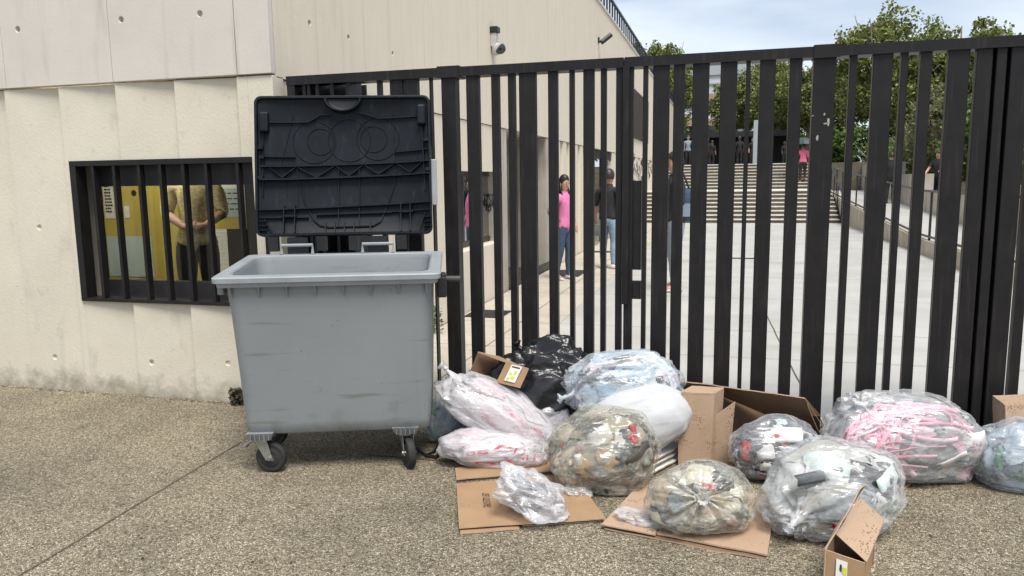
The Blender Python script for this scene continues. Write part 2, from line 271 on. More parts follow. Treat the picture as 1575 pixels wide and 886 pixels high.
# ------------------------------------------------------------------ helpers
class MB:
    def __init__(s): s.v = []; s.f = []; s.m = []
    def add(s, vs_, fs, mi=0):
        o = len(s.v); s.v += [tuple(p) for p in vs_]
        for f in fs: s.f.append([i + o for i in f]); s.m.append(mi)
        return s
    def box(s, c, d, rot=None, mi=0):
        x, y, z = d[0] / 2, d[1] / 2, d[2] / 2
        P = [Vector((a * x, b * y, e * z)) for e in (-1, 1) for b in (-1, 1) for a in (-1, 1)]
        if rot is not None: P = [rot @ p for p in P]
        c = Vector(c)
        return s.add([p + c for p in P], [(0, 2, 3, 1), (4, 5, 7, 6), (0, 1, 5, 4), (2, 6, 7, 3), (0, 4, 6, 2), (1, 3, 7, 5)], mi)
    def lo_hi(s, a, b, mi=0):
        return s.box([(p + q) / 2 for p, q in zip(a, b)], [abs(q - p) for p, q in zip(a, b)], mi=mi)
    def slab(s, quad, n, th, mi=0):
        """a panel: four corners, extruded by th along -n"""
        q = [Vector(p) for p in quad]; n = Vector(n).normalized() * th
        return s.add(q + [p - n for p in q], [(0, 1, 2, 3), (7, 6, 5, 4), (0, 4, 5, 1), (1, 5, 6, 2), (2, 6, 7, 3), (3, 7, 4, 0)], mi)
    def tube(s, pts, r, k=8, mi=0, cap=True, rs=None):
        pts = [Vector(p) for p in pts]; rings = []
        prev = None
        for i, p in enumerate(pts):
            t = (pts[min(i + 1, len(pts) - 1)] - pts[max(i - 1, 0)]).normalized()
            if prev is None: a = t.orthogonal().normalized()
            else:
                a = prev - t * prev.dot(t)
                a = a.normalized() if a.length > 1e-6 else t.orthogonal().normalized()
            prev = a; b = t.cross(a); rr = rs[i] if rs else r
            rings.append([p + (a * math.cos(2 * PI * j / k) + b * math.sin(2 * PI * j / k)) * rr for j in range(k)])
        vs_ = [q for g in rings for q in g]; fs = []
        for i in range(len(rings) - 1):
            for j in range(k):
                fs.append((i * k + j, i * k + (j + 1) % k, (i + 1) * k + (j + 1) % k, (i + 1) * k + j))
        if cap: fs.append(tuple(range(k))[::-1]); fs.append(tuple((len(rings) - 1) * k + j for j in range(k)))
        return s.add(vs_, fs, mi)
    def cyl(s, a, b, r, k=16, mi=0): return s.tube([a, b], r, k, mi)
    def lathe(s, prof, c, axis='Z', k=24, mi=0, rot=None):
        vs_ = []; c = Vector(c)
        for r, h in prof:
            for j in range(k):
                a = 2 * PI * j / k; p = Vector((r * math.cos(a), r * math.sin(a), h))
                if axis == 'Y': p = Vector((p.x, p.z, p.y))
                if axis == 'X': p = Vector((p.z, p.x, p.y))
                if rot is not None: p = rot @ p
                vs_.append(p + c)
        fs = []
        for i in range(len(prof) - 1):
            for j in range(k): fs.append((i * k + j, i * k + (j + 1) % k, (i + 1) * k + (j + 1) % k, (i + 1) * k + j))
        return s.add(vs_, fs, mi)
    def loft(s, rings, mi=0, cap0=True, cap1=True):
        k = len(rings[0]); vs_ = [p for r in rings for p in r]; fs = []
        for i in range(len(rings) - 1):
            for j in range(k): fs.append((i * k + j, i * k + (j + 1) % k, (i + 1) * k + (j + 1) % k, (i + 1) * k + j))
        if cap0: fs.append(tuple(range(k))[::-1])
        if cap1: fs.append(tuple((len(rings) - 1) * k + j for j in range(k)))
        return s.add(vs_, fs, mi)
    def build(s, name, mats, parent=None, smooth=False, loc=None, bevel=0, rotz=None, mw=None):
        me = bpy.data.meshes.new(name); me.from_pydata(s.v, [], s.f)
        if not isinstance(mats, (list, tuple)): mats = [mats]
        for m_ in mats: me.materials.append(m_)
        me.polygons.foreach_set('material_index', s.m)
        bm = bmesh.new(); bm.from_mesh(me); bmesh.ops.recalc_face_normals(bm, faces=bm.faces); bm.to_mesh(me); bm.free()
        if smooth: me.polygons.foreach_set('use_smooth', [True] * len(me.polygons))
        me.update()
        o = bpy.data.objects.new(name, me); COL.objects.link(o)
        if parent is not None: o.parent = parent
        if loc is not None: o.location = loc
        if rotz is not None: o.rotation_euler = (0, 0, rotz)
        if bevel:
            b = o.modifiers.new('b', 'BEVEL'); b.width = bevel; b.segments = 2; b.limit_method = 'ANGLE'; b.angle_limit = R(40)
        return o
def tag(o, label=None, cat=None, group=None, kind=None):
    if label: o['label'] = label
    if cat: o['category'] = cat
    if group: o['group'] = group
    if kind: o['kind'] = kind
    return o
def thing(name, label, cat, loc=(0, 0, 0), rotz=0, group=None):
    o = bpy.data.objects.new(name, None); COL.objects.link(o); o.empty_display_size = 0.1
    o.location = loc; o.rotation_euler = (0, 0, rotz); return tag(o, label, cat, group)
def copy_tree(o, parent=None):
    c = o.copy(); COL.objects.link(c)
    if parent is not None: c.parent = parent
    for ch in list(o.children): copy_tree(ch, c)
    return c
def evaluate(o):
    dg = bpy.context.evaluated_depsgraph_get(); dg.update(); return bpy.data.meshes.new_from_object(o.evaluated_get(dg))
def cut_holes(o, holes, axis, depth=0.03, r=0.024):
    """real round tie holes in a concrete face; holes = points on the face"""
    mb = MB()
    for h in holes:
        h = Vector(h); d = Vector((0, 1, 0)) if axis == 'Y' else Vector((1, 0, 0))
        mb.tube([h - d * depth, h + d * depth], r, 14, rs=[r * 0.8, r * 1.05] if axis == 'X' else [r * 1.05, r * 0.8])
    cu = mb.build('cutter', M['grime'])
    md = o.modifiers.new('h', 'BOOLEAN'); md.object = cu; md.operation = 'DIFFERENCE'; md.solver = 'EXACT'
    me = evaluate(o); o.modifiers.clear(); o.data = me; bpy.data.objects.remove(cu)
def text_mesh(s, size, extrude=0.0):
    c = bpy.data.curves.new('t', 'FONT'); c.body = s; c.size = size; c.extrude = extrude; c.align_x = 'CENTER'; c.align_y = 'CENTER'; c.resolution_u = 3
    o = bpy.data.objects.new('t', c); COL.objects.link(o); me = evaluate(o); bpy.data.objects.remove(o)
    v = [tuple(x.co) for x in me.vertices]; f = [tuple(p.vertices) for p in me.polygons]; return v, f
def rrect(x0, x1, y0, y1, r, k=5):
    pts = []
    for cx, cy, a0 in ((x1 - r, y0 + r, -90), (x1 - r, y1 - r, 0), (x0 + r, y1 - r, 90), (x0 + r, y0 + r, 180)):
        for i in range(k + 1):
            a = R(a0 + 90 * i / k); pts.append((cx + r * math.cos(a), cy + r * math.sin(a)))
    return pts
SXW = -3.0
GZ = -0.03       # level of the pavement in front of the gate

# ------------------------------------------------------------------ ground
def gz(y): 
    t = min(1, max(0, (y - 4.5) / 0.6)); return GZ * (1 - t * t * (3 - 2 * t))
mb = MB(); ys = [-600, -20, 0, 2, 3.5, 4.5, 4.6, 4.7, 4.8, 4.9, 5.0, 5.1, 7, 12, 30, 60, 200, 1500]; xs = [-1500, -60, -10, -5, 0, 5, 10, 60, 1500]
vs_ = [(x, y, gz(y)) for y in ys for x in xs]; nx = len(xs)
mb.add(vs_, [(j * nx + i, j * nx + i + 1, (j + 1) * nx + i + 1, (j + 1) * nx + i) for j in range(len(ys) - 1) for i in range(nx - 1)])
tag(mb.build('pavement', M['ground']), kind='structure')
# pale courtyard slabs, one sheet a little above, and its joints
mb = MB(); mb.lo_hi((-1.75, 4.97, -0.05), (12, 27.78, 0.004)); tag(mb.build('courtyard_floor', M['plaza']), kind='structure')
mb = MB(); mb.lo_hi((SXW, 4.97, -0.05), (-1.756, 27.78, 0.003)); tag(mb.build('courtyard_path', M['path']), kind='structure')
def joint(a, b, wdt=0.008, z=0.0035, m='grime'):
    a = Vector(a); b = Vector(b); d = (b - a).normalized(); n = Vector((-d.y, d.x, 0)) * wdt / 2; mb = MB()
    seg = 12; P = []
    for i in range(seg + 1):
        p = a.lerp(b, i / seg); k = noise.noise(p * 3) * wdt * 0.5
        q = n.normalized() * k; P += [p + n + q, p - n + q]
    P = [Vector((p.x, p.y, p.z + z)) for p in P]
    mb.add(P, [(2 * i, 2 * i + 1, 2 * i + 3, 2 * i + 2) for i in range(seg)])
    return tag(mb.build('expansion_joint', M[m]), kind='structure')
_a = at(30, 886, 2, GZ); _b = at(372, 680, 2, GZ); joint(_a + (_a - _b) * 0.4, _b, 0.011)
_a = at(560, 700, 2, GZ); _b = at(715, 712, 2, GZ); joint(_a, _b, 0.016)
for y in (6.9, 8.15, 10.4, 12.6, 15.0, 18.2, 21.6, 24.8): joint((-2.98, y, 0.004), (11, y, 0.004), 0.007 if y > 10 else 0.006)
for x in (-2.2,): joint((x, 5.3, 0.005), (x, 27.7, 0.005), 0.006)
_a = at(1230, 590, 2, 0.004); _b = at(1172, 470, 2, 0.004); joint(_a, _b, 0.012)

# ------------------------------------------------------------------ guardhouse building
WY = 4.72; SX = -3.02; ZB = 2.34; ZR = 5.78
bld = thing('concrete_building', 'cream concrete building with barred window on the left and long side wall behind the gate', 'building', (SX, WY, 0))
def bpart(mb, name, m, bevel=0.0, parent=None, **k):
    o = mb.build(name, m, None, **k); o.parent = parent or bld; o.matrix_parent_inverse = Matrix.Translation((-SX, -WY, 0)) if parent is None else Matrix()
    if bevel:
        b = o.modifiers.new('b', 'BEVEL'); b.width = bevel; b.segments = 2; b.limit_method = 'ANGLE'
    return o
def X_at(px, py): return at(px, py, 1, WY).x
jt = [X_at(x, y) for x, y in ((-400, 150), (-310, 146), (-225, 141), (-150, 137), (-75, 133), (5, 130), (88, 126), (175, 120), (266, 114), (362, 110))] + [SX]
wx0, wx1, wz0, wz1 = -4.80, -3.22, 0.72, 1.785
# lower leaf-like panels: each one steps back towards its right edge
def wedge(x0, x1, z0, z1, back=0.028, th=0.14):
    mb = MB(); y0 = WY; y1 = WY + back
    mb.add([(x0, y0, z0), (x1, y1, z0), (x1, WY + th, z0), (x0, WY + th, z0), (x0, y0, z1), (x1, y1, z1), (x1, WY + th, z1), (x0, WY + th, z1)],
           [(0, 1, 2, 3), (7, 6, 5, 4), (0, 4, 5, 1), (1, 5, 6, 2), (2, 6, 7, 3), (3, 7, 4, 0)]); return mb
holes_low = [at(58, 350, 1, WY), at(82, 550, 1, WY), at(232, 558, 1, WY), at(348, 560, 1, WY)]
for i in range(len(jt) - 1):
    x0, x1 = jt[i], jt[i + 1]; 
    segs = []
    if x1 <= wx0 + .01 or x0 >= wx1 - .01: segs = [(x0, x1, -0.2, ZB)]
    else:
        if x0 < wx0: segs.append((x0, wx0, -0.2, ZB)); 
        a, b = max(x0, wx0), min(x1, wx1)
        segs += [(a, b, -0.2, wz0), (a, b, wz1, ZB)]
        if x1 > wx1: segs.append((wx1, x1, -0.2, ZB))
    for (a, b, c, d) in segs:
        f0 = 0.040 * (a - x0) / (x1 - x0); f1 = 0.040 * (b - x0) / (x1 - x0)
        if i == len(jt) - 2: f0 = f1 = 0.004
        mb = MB(); th = 0.14
        mb.add([(a, WY + f0, c), (b, WY + f1, c), (b, WY + th, c), (a, WY + th, c), (a, WY + f0, d), (b, WY + f1, d), (b, WY + th, d), (a, WY + th, d)],
               [(0, 1, 2, 3), (7, 6, 5, 4), (0, 4, 5, 1), (1, 5, 6, 2), (2, 6, 7, 3), (3, 7, 4, 0)])
        o = bpart(mb, 'wall_panel', M['concrete'])
        hh = [h for h in holes_low if a + .03 < h.x < b - .03 and c < h.z < d]
        if hh: cut_holes(o, hh, 'Y')
        bv = o.modifiers.new('b', 'BEVEL'); bv.width = 0.004; bv.segments = 2; bv.limit_method = 'ANGLE'; bv.angle_limit = R(60)
# upper smooth band
ju = [X_at(-330, 60), X_at(-170, 60), X_at(4, 60), X_at(170, 60), X_at(362, 50), SX + 0.005]
for a, b in zip(ju[:-1], ju[1:]):
    o = bpart(MB().lo_hi((a + .003, WY - 0.012, ZB + 0.01), (b - .003, WY + 0.045, ZR)), 'upper_panel', M['concrete_up'])
    hh = [h for h in [at(27, 45, 1, WY - .012), at(186, 30, 1, WY - .012), at(307, 21, 1, WY - .012), at(-90, 55, 1, WY - .012)] if a < h.x < b]
    if hh: cut_holes(o, hh, 'Y')
    bv = o.modifiers.new('b', 'BEVEL'); bv.width = 0.004; bv.segments = 2; bv.limit_method = 'ANGLE'; bv.angle_limit = R(60)
bpart(MB().lo_hi((jt[0], WY + 0.06, -0.2), (wx0 - .02, WY + 0.28, ZB)).lo_hi((wx1 + .02, WY + 0.06, -0.2), (SX - .2, WY + 0.28, ZB))
      .lo_hi((wx0 - .02, WY + 0.141, -0.2), (wx1 + .02, WY + 0.28, wz0)).lo_hi((wx0 - .02, WY + 0.141, wz1), (wx1 + .02, WY + 0.28, ZB)), 'wall_core', M['concrete'])
# grime line where wall meets pavement
mb = MB(); random.seed(4)
for k in range(240):
    x = random.uniform(-6.5, -3.1); s_ = random.uniform(0.006, 0.02)
    mb.box((x, WY - s_ * random.uniform(0, 1.0), GZ + s_ * 0.2), (s_ * 2.5, s_, s_ * 0.6), Matrix.Rotation(random.uniform(0, 3), 3, 'Z'))
tag(bpart(mb, 'grime_line', M['grime']), kind='stuff')
# window
win = bpart(MB().lo_hi((wx0 - .02, WY + 0.19, wz1 - 0.19), (wx1 - .002, WY + 0.25, wz1 - .002)).lo_hi((wx0 - .02, WY + 0.19, wz0 + .002), (wx1 - .002, WY + 0.25, wz0 + 0.14))
            .lo_hi((wx0 - .02, WY + 0.191, wz0 + .14), (wx0 + .03, WY + 0.249, wz1 - .19)).lo_hi((wx1 - .06, WY + 0.191, wz0 + .14), (wx1 - .002, WY + 0.249, wz1 - .19)), 'window', M['frame'])
bpart(MB().lo_hi((wx0 + .02, WY + 0.215, wz0 + .13), (wx1 - .04, WY + 0.221, wz1 - .18)), 'window_pane', M['win_glass'])
# steel bars in front
mb = MB(); gy = WY - 0.012
mb.lo_hi((wx0 - .005, gy, wz1 - .035), (wx1, gy + .1, wz1 + .004)); mb.lo_hi((wx0 - .005, gy, wz0 - .004), (wx1, gy + .13, wz0 + .02)); mb.lo_hi((wx0 - .006, gy + .001, wz0 + .02), (wx0 + .05, gy + .1, wz1 - .035))
bpart(mb, 'grille_frame', M['gate'])
for tx, bx in ((142, 161), (174, 193), (212, 231), (245, 263), (281, 297), (316, 331), (365, 378), (405, 416)):
    x = (at(tx, 258, 1, WY).x + at(bx, 456, 1, WY).x) / 2
    bpart(MB().lo_hi((x - .012, gy + .005, wz0 + .02), (x + .012, gy + .055, wz1 - .035)), 'window_bar', M['gate'])
bpart(MB().lo_hi((wx0, WY + 0.13, wz0 - .03), (wx1, WY + 0.21, wz0 + 0.004)), 'window_sill', M['concrete_grey'])
bpart(MB().lo_hi((wx0 - .06, WY + 0.1, wz0), (wx0 - .003, WY + 0.189, wz1)), 'window_reveal', M['concrete_grey'])
# the room behind the window
ry = 6.35
bpart(MB().lo_hi((-7.5, ry, 0), (-4.95, ry + .1, 2.4)).lo_hi((-4.95, ry, 1.17), (-3.7, ry + .1, 2.4)), 'room_wall', M['yellow'])
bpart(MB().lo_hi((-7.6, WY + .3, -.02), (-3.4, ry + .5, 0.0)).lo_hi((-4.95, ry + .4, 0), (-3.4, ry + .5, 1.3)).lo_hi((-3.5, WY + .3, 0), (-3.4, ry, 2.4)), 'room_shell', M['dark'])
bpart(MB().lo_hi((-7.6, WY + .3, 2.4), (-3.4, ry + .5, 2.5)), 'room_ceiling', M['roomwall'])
fill_light = MB().lo_hi((-5.6, 5.3, 2.35), (-4.6, 5.55, 2.38)).build('added_room_light', mat('added_room_glow', (1.0, 0.93, 0.8), None, 0.5, emit=14))  # unseen glowing panel under the ceiling, added to brighten the room
tag(fill_light, 'lit ceiling light inside the room behind the barred window', 'added light')
# notices
def notice(px0, py0, px1, py1, m, label, lines=0, y=ry, dy=0.0):
    a = at(px0, py0, 1, y); b = at(px1, py1, 1, y); o = MB().lo_hi((a.x, y - 0.008 - dy, b.z), (b.x, y - .001 - dy, a.z)).build('notice', M[m])
    tag(o, label, 'notice')
    if lines:
        mb = MB(); h = a.z - b.z; wd = b.x - a.x; random.seed(lines)
        for i in range(lines):
            z = a.z - h * (0.15 + 0.75 * i / lines); x = a.x + wd * 0.12
            while x < b.x - wd * 0.3:
                l = random.uniform(0.1, 0.25) * wd; mb.lo_hi((x, y - .011 - dy, z - h * 0.022), (x + l, y - .0085 - dy, z + h * 0.022)); x += l + wd * 0.05
        q = mb.build('printed_line', M['ink']); q.parent = o; q['kind'] = 'stuff'
    return o
notice(158, 278, 178, 336, 'white', 'white printed notice at left edge of yellow room wall behind bars', 9)
notice(156, 270, 178, 281, 'brownposter', 'brown card pinned above the white printed notice', 0, dy=0.012)
notice(191, 317, 200, 335, 'white', 'small white card beside second window bar', 0)
notice(165, 363, 238, 426, 'paleboard', 'pale blue board leaning low against the yellow room wall', 0)
notice(337, 291, 385, 334, 'posterblue', 'pale blue notice with dark lettering right of the man', 4)
notice(334, 276, 366, 290, 'white', 'yellowed sheet above the pale blue notice', 2)
_c = at(206, 297, 1, ry)
o = MB().lathe([(0.0, 0), (0.03, 0), (0.03, -.006), (0.022, -.006), (0.022, -.003), (0, -.003)], (_c.x, ry, _c.z), 'Y').build('round_sign', M['ink']); tag(o, 'small round prohibition sign on the yellow wall', 'sign')
o2 = MB().box((_c.x, ry - .008, _c.z), (0.045, 0.004, 0.008), Matrix.Rotation(R(45), 3, 'Y')).build('bar', M['ink']); o2.parent = o

# long side wall (face at X = SX), behind the gate
WT = 0.25
side_holes = [at(476, 35, 0, SX), at(536, 57, 0, SX), at(604, 82, 0, SX)]
jy = [WY + .05] + [at(x, 60, 0, SX).y for x in (560, 652)] + [9.3, 11.6, 13.9, 16.2, 18.5, 20.8, 23.1, 25.4, 28.0, 31.0, 34.0, 38.0, 42.0, 46.0, 50.0]
for a, b in zip(jy[:-1], jy[1:]):
    o = bpart(MB().lo_hi((SX - WT, a + .003, ZB - 0.01), (SX, b - .003, ZR)), 'side_upper_panel', M['concrete_side'])
    hh = [h for h in side_holes if a < h.y < b]
    if hh: cut_holes(o, hh, 'X')
bpart(MB().lo_hi((SX - WT, WY - .01, ZR), (SX + .03, 50.0, ZR + 0.05)), 'roof_coping', M['concrete_up'])
lx = SX - 0.012
ly = [WY + 0.141, 5.4, 6.3, 7.2, 8.1]
for a, b in zip(ly[:-1], ly[1:]):
    bpart(MB().lo_hi((SX - WT, a + .002, -.1), (lx, b - .002, ZB - 0.02)), 'side_lower_panel', M['concrete_side'])
# strip window zone Y 8.1..10.35
bpart(MB().lo_hi((SX - WT, 8.102, -.1), (lx, 10.348, 0.745)).lo_hi((SX - WT, 8.102, 1.72), (lx, 9.2, ZB - .02)).lo_hi((SX - WT, 9.206, 1.72), (lx, 10.348, ZB - .02)), 'side_window_wall', M['concrete_side'])
bpart(MB().lo_hi((SX - 1.3, 10.35, -.1), (lx, 10.6, ZB - .02)), 'graffiti_reveal', M['concrete_grey'])
bpart(MB().lo_hi((SX - .24, 8.1, .76), (SX - .20, 10.34, .82)).lo_hi((SX - .24, 8.1, 1.66), (SX - .20, 10.34, 1.72)).lo_hi((SX - .241, 9.18, .82), (SX - .199, 9.24, 1.66)), 'side_window_frame', M['frame'])
bpart(MB().lo_hi((SX - .225, 8.1, .82), (SX - .219, 10.34, 1.66)), 'side_window_pane', M['side_glass'])
bpart(MB().lo_hi((SX - 1.2, 8.0, .3), (SX - 1.1, 10.34, 2.3)), 'side_room_wall', M['dark'])
# graffiti tag on the reveal
mb = MB(); random.seed(8)
gc = at(749, 318, 1, 10.34)
for s in range(5):
    p = []; a0 = random.uniform(0, 6)
    for i in range(9):
        a = a0 + i * 0.6; rr = 0.03 + 0.05 * random.random()
        p.append((min(lx-.02, gc.x + math.cos(a) * rr + (s - 2) * .02 ), 10.343, gc.z + math.sin(a) * rr * 1.6 + (s - 2) * .05))
    mb.tube(p, 0.006, 5)
tag(bpart(mb, 'graffiti', M['black']), kind='stuff')
# entrance recess Y 10.6..13.1
bpart(MB().lo_hi((SX - 1.4, 10.6, 0), (SX - 1.3, 13.1, ZB)), 'entrance_back_wall', M['concrete_grey'])
bpart(MB().lo_hi((SX - 1.3, 13.1, -.1), (lx, 13.35, ZB - .02)), 'entrance_pier', M['concrete_grey'])
bpart(MB().lo_hi((SX - 1.3, 10.6, ZB - .04), (SX - WT - .01, 13.1, ZB + .1)), 'entrance_soffit', M['concrete_grey'])
door = bpart(MB().lo_hi((SX - 1.29, 11.2, .02), (SX - 1.25, 11.26, 2.2)).lo_hi((SX - 1.29, 12.3, .02), (SX - 1.25, 12.36, 2.2)).lo_hi((SX - 1.29, 11.2, 2.14), (SX - 1.25, 12.36, 2.2)), 'door', M['frame'])
d2 = MB().lo_hi((SX - 1.275, 11.26, .05), (SX - 1.268, 12.3, 2.14)).build('door_pane', M['win_glass']); d2.parent = door; d2.matrix_parent_inverse = Matrix()
bpart(MB().lo_hi((SX - 1.28, 10.62, 0), (SX + .02, 13.08, 0.045)), 'entrance_mat', M['louvre'])
bpart(MB().lo_hi((SX - .03, 11.4, .046), (SX + .03, 13.3, .14)), 'threshold_bar', M['black'])
# ribbed lower wall Y 13.35..17.9
y = 13.36; k = 0
while y < 17.8:
    d = 0.0 if k % 2 == 0 else 0.05
    bpart(MB().lo_hi((SX - WT, y, -.1), (lx - d, y + .3, ZB - .021)), 'ribbed_panel', M['concrete_side']); y += .302; k += 1
bpart(MB().lo_hi((SX - 1.2, 17.9, 0), (SX - 1.1, 21.2, ZB)).lo_hi((SX - 1.2, 17.82, 0), (SX - WT, 17.9, ZB)), 'dark_lobby_wall', M['dark'])
bpart(MB().lo_hi((SX - .1, 17.9, 2.1), (SX - .04, 21.2, 2.3)).lo_hi((SX - .1, 19.5, 0), (SX - .04, 19.58, 2.1)), 'lobby_door_frame', M['black'])
bpart(MB().lo_hi((SX - .08, 19.6, .9), (SX - .07, 21.1, 2.08)), 'lobby_door_pane', M['win_glass'])
bpart(MB().lo_hi((SX - WT, 21.2, -.1), (lx, 50.0, ZB - .02)), 'far_lower_wall', M['concrete_side'])
# louvre band on the far side
for i in range(26):
    yy = 24.3 + i * 0.25
    bpart(MB().lo_hi((SX + .002, yy, 2.95), (SX + .05, yy + .19, 4.45 + 0.10 * (i % 2))), 'louvre_blade', M['louvre'])
mb = MB(); random.seed(11)
for s in range(110):
    yy = random.uniform(24.0, 33); z = random.uniform(1.45, 2.45); p = []
    for i in range(5): p.append((lx + .004, yy + random.uniform(-.12, .12), z + random.uniform(-.12, .12)))
    mb.tube(p, 0.012, 4)
tag(bpart(mb, 'wall_scribbles', M['black']), kind='stuff')
# roof railing
rail = thing('roof_railing', 'black metal railing along the top of the building side wall', 'railing', (SX - .1, 14, ZR + .05))
def rchild(mb, name, m, t, **k):
    o = mb.build(name, m, None, **k); o.parent = t; o.matrix_parent_inverse = Matrix.LocRotScale(t.location, t.rotation_euler, None).inverted(); return o
rchild(MB().lo_hi((SX - .13, 8, ZR + .62), (SX - .07, 50, ZR + .68)), 'top_rail', M['black'], rail)
for i in range(83): rchild(MB().lo_hi((SX - .12, 8.2 + i * .5, ZR + .05), (SX - .08, 8.26 + i * .5, ZR + .62)), 'baluster', M['black'], rail)
# cctv
def cctv_dome():
    c = at(756, 67, 0, SX); t = thing('dome_camera', 'white wall-mounted security camera with dark dome high on the side wall', 'security camera', (SX, c.y, c.z))
    T = lambda mb, n, m, **k: mb.build(n, m, t, **k)
    T(MB().box((.04, 0, .04), (.08, .11, .18)), 'bracket_box', M['cctv'], bevel=.01)
    T(MB().box((.05, 0, .17), (.10, .14, .07)), 'dark_cap', M['black'])
    T(MB().lathe([(0, .03), (.045, .03), (.058, 0), (.058, -.10), (.04, -.12), (0, -.12)], (.06, 0, -.03)), 'housing', M['cctv'], smooth=True)
    T(MB().lathe([(.075, 0), (.072, -.03), (.055, -.06), (.03, -.078), (0, -.084)], (.12, -.03, -.07), k=16, rot=Matrix.Rotation(R(-50), 3, 'Y')), 'dome', M['smoke'], smooth=True)
cctv_dome()
def cctv_bullet():
    c = at(920, 62, 0, SX); t = thing('bullet_camera', 'dark tube security camera near the roof edge', 'security camera', (SX, c.y, c.z))
    t.scale = (1.05, 1.05, 1.05)
    a = Vector((.08, 0, -.05)); b = Vector((.27, 0.15, .13))
    MB().tube([a, b], .055, 12).build('camera_body', M['black'], t, smooth=False)
    MB().cyl((0, 0, -.02), (.1, 0, -.03), .02).build('arm', M['black'], t)
    MB().box((.015, 0, 0), (.03, .1, .12)).build('mount_plate', M['black'], t)
cctv_bullet()

# ------------------------------------------------------------------ gate
GY = 4.80; ZT = 2.335; ZBOT = 0.06
gate = None
def gate_leaf(label, x0, x1): 
    return thing('metal_gate', label, 'gate', (x0, GY, 0), 0, 'tall charcoal gate leaves')
left = gate_leaf('left charcoal steel gate leaf behind the bin', -2.93, -.74)
right = gate_leaf('right charcoal steel gate leaf with chipped post, behind the rubbish', -.72, 3.0)
XS = at(959.5, 125, 1, GY).x
def gx(px_t, px_b, yy): return (at(px_t, 125, 1, yy).x + at(px_b, 450, 1, yy).x) / 2
barsL = [(576, 586, 592, 602), (596, 620, 611, 634), (618, 643, 632, 656), (658, 664, 668.5, 675), (677, 706, 686, 713), (715, 738, 723, 744.7), (754, 769, 760, 774), (780, 793, 784.6, 798), (797, 826, 801, 828),
         (842, 859, 844, 860), (875, 885, 875.5, 884), (897, 915, 896, 914), (924, 934, 922, 932), (947, 959, 945.5, 956.5)]
barsR = [(961, 976, 958, 972), (990, 998, 984.5, 993), (1005, 1031, 1000, 1025), (1037, 1054, 1030, 1048), (1066, 1092, 1058, 1083), (1109, 1134, 1099, 1125), (1148, 1155, 1137, 1144), (1169, 1193, 1157, 1182),
         (1214, 1234, 1201, 1221), (1249, 1287, 1235, 1270), (1305, 1319, 1288.6, 1301), (1341, 1374, 1322, 1354), (1385, 1398, 1362, 1376), (1413, 1435, 1391, 1411), (1456, 1492, 1431, 1468), (1499, 1528, 1472, 1500),
         (1530, 1548, 1501, 1523), (1550, 1584, 1524, 1558)]
posts = {(677, 706, 686, 713), (1249, 1287, 1235, 1270)}
def bar(t, s):
    d = 0.09 if s in posts else 0.05
    a = gx(s[0], s[2], GY); b = gx(s[1], s[3], GY)
    if b < 0: b2 = gx(s[1], s[3], GY + d); b = max(a + .012, b2)
    if a > 0: a2 = gx(s[0], s[2], GY + d); a = min(b - .012, a2)
    d2 = 0.06 if s in posts else 0
    o = rchild(MB().lo_hi((a, GY + .012, ZBOT), (b, GY + .012 + d, ZT - .045)), 'post' if s in posts else 'bar', M['gate'], t)
    bv = o.modifiers.new('b', 'BEVEL'); bv.width = .003; bv.segments = 1
    return a, b
for s in barsL: bar(left, s)
for s in barsR: bar(right, s)
x = at(1590, 125, 1, GY).x
for wdt in (.05, .1, .03, .09, .06, .12, .04, .1, .06): rchild(MB().lo_hi((x, GY + .012, ZBOT), (x + wdt, GY + .062, ZT - .045)), 'bar', M['gate'], right); x += wdt + .05
XR = x
# left end: frame post and deep blades in front of a dark back plate
xl = at(441, 130, 1, GY).x
rchild(MB().lo_hi((xl, GY, ZBOT), (xl + .06, GY + .11, ZT - .04)), 'end_post', M['gate'], left)
rchild(MB().lo_hi((xl + .06, GY + .25, ZBOT), (at(562, 130, 1, GY + .25).x, GY + .27, ZT - .05)), 'back_plate', M['gate'], left)
for px in (466, 473, 486, 509, 533): 
    a = at(px, 135, 1, GY).x; rchild(MB().lo_hi((a - .012, GY + .012, ZBOT), (a + .012, GY + .2, ZT - .045)), 'blade', M['gate'], left)
rchild(MB().lo_hi((at(1500, 125, 1, GY + .1).x, GY + .085, ZBOT), (at(1524, 450, 1, GY + .1).x + .06, GY + .10, ZT - .05)), 'back_plate', M['gate'], right)
# top and bottom rails
rchild(MB().lo_hi((xl - .002, GY - .004, ZT - .060), (XS - .004, GY + .12, ZT)), 'top_rail', M['gate'], left)
rchild(MB().lo_hi((XS + .004, GY - .004, ZT - .060), (XR, GY + .12, ZT)), 'top_rail', M['gate'], right)
rchild(MB().lo_hi((xl, GY + .02, .0), (XS - .004, GY + .08, ZBOT)), 'bottom_rail', M['gate'], left)
rchild(MB().lo_hi((XS + .004, GY + .02, .0), (XR, GY + .08, ZBOT)), 'bottom_rail', M['gate'], right)
for t, s in ((left, (672, 706, 0, 0)), (right, (1251, 1292, 0, 0))):
    a = at(s[0], 100, 1, GY).x; b = at(s[1], 100, 1, GY).x
    rchild(MB().lo_hi((a, GY - .009, ZT - .066), (b, GY + .125, ZT + .008)), 'rail_sleeve', M['gate'], t)
# lock case and cover strip
a = at(957, 300, 1, GY - .01).x; b = at(967, 300, 1, GY - .01).x; z1 = at(962, 468, 1, GY - .01).z
rchild(MB().lo_hi((a, GY - .012, z1), (b, GY + .011, ZT - .05)), 'cover_strip', M['gate'], right)
for y0, y1 in ((278, 415), (432, 460)):
    p = at(972, y0, 1, GY + .07); q = at(985.5, y1, 1, GY + .07)
    rchild(MB().lo_hi((p.x, GY + .064, q.z), (q.x, GY + .1, p.z)), 'lock_case', M['black'], right)
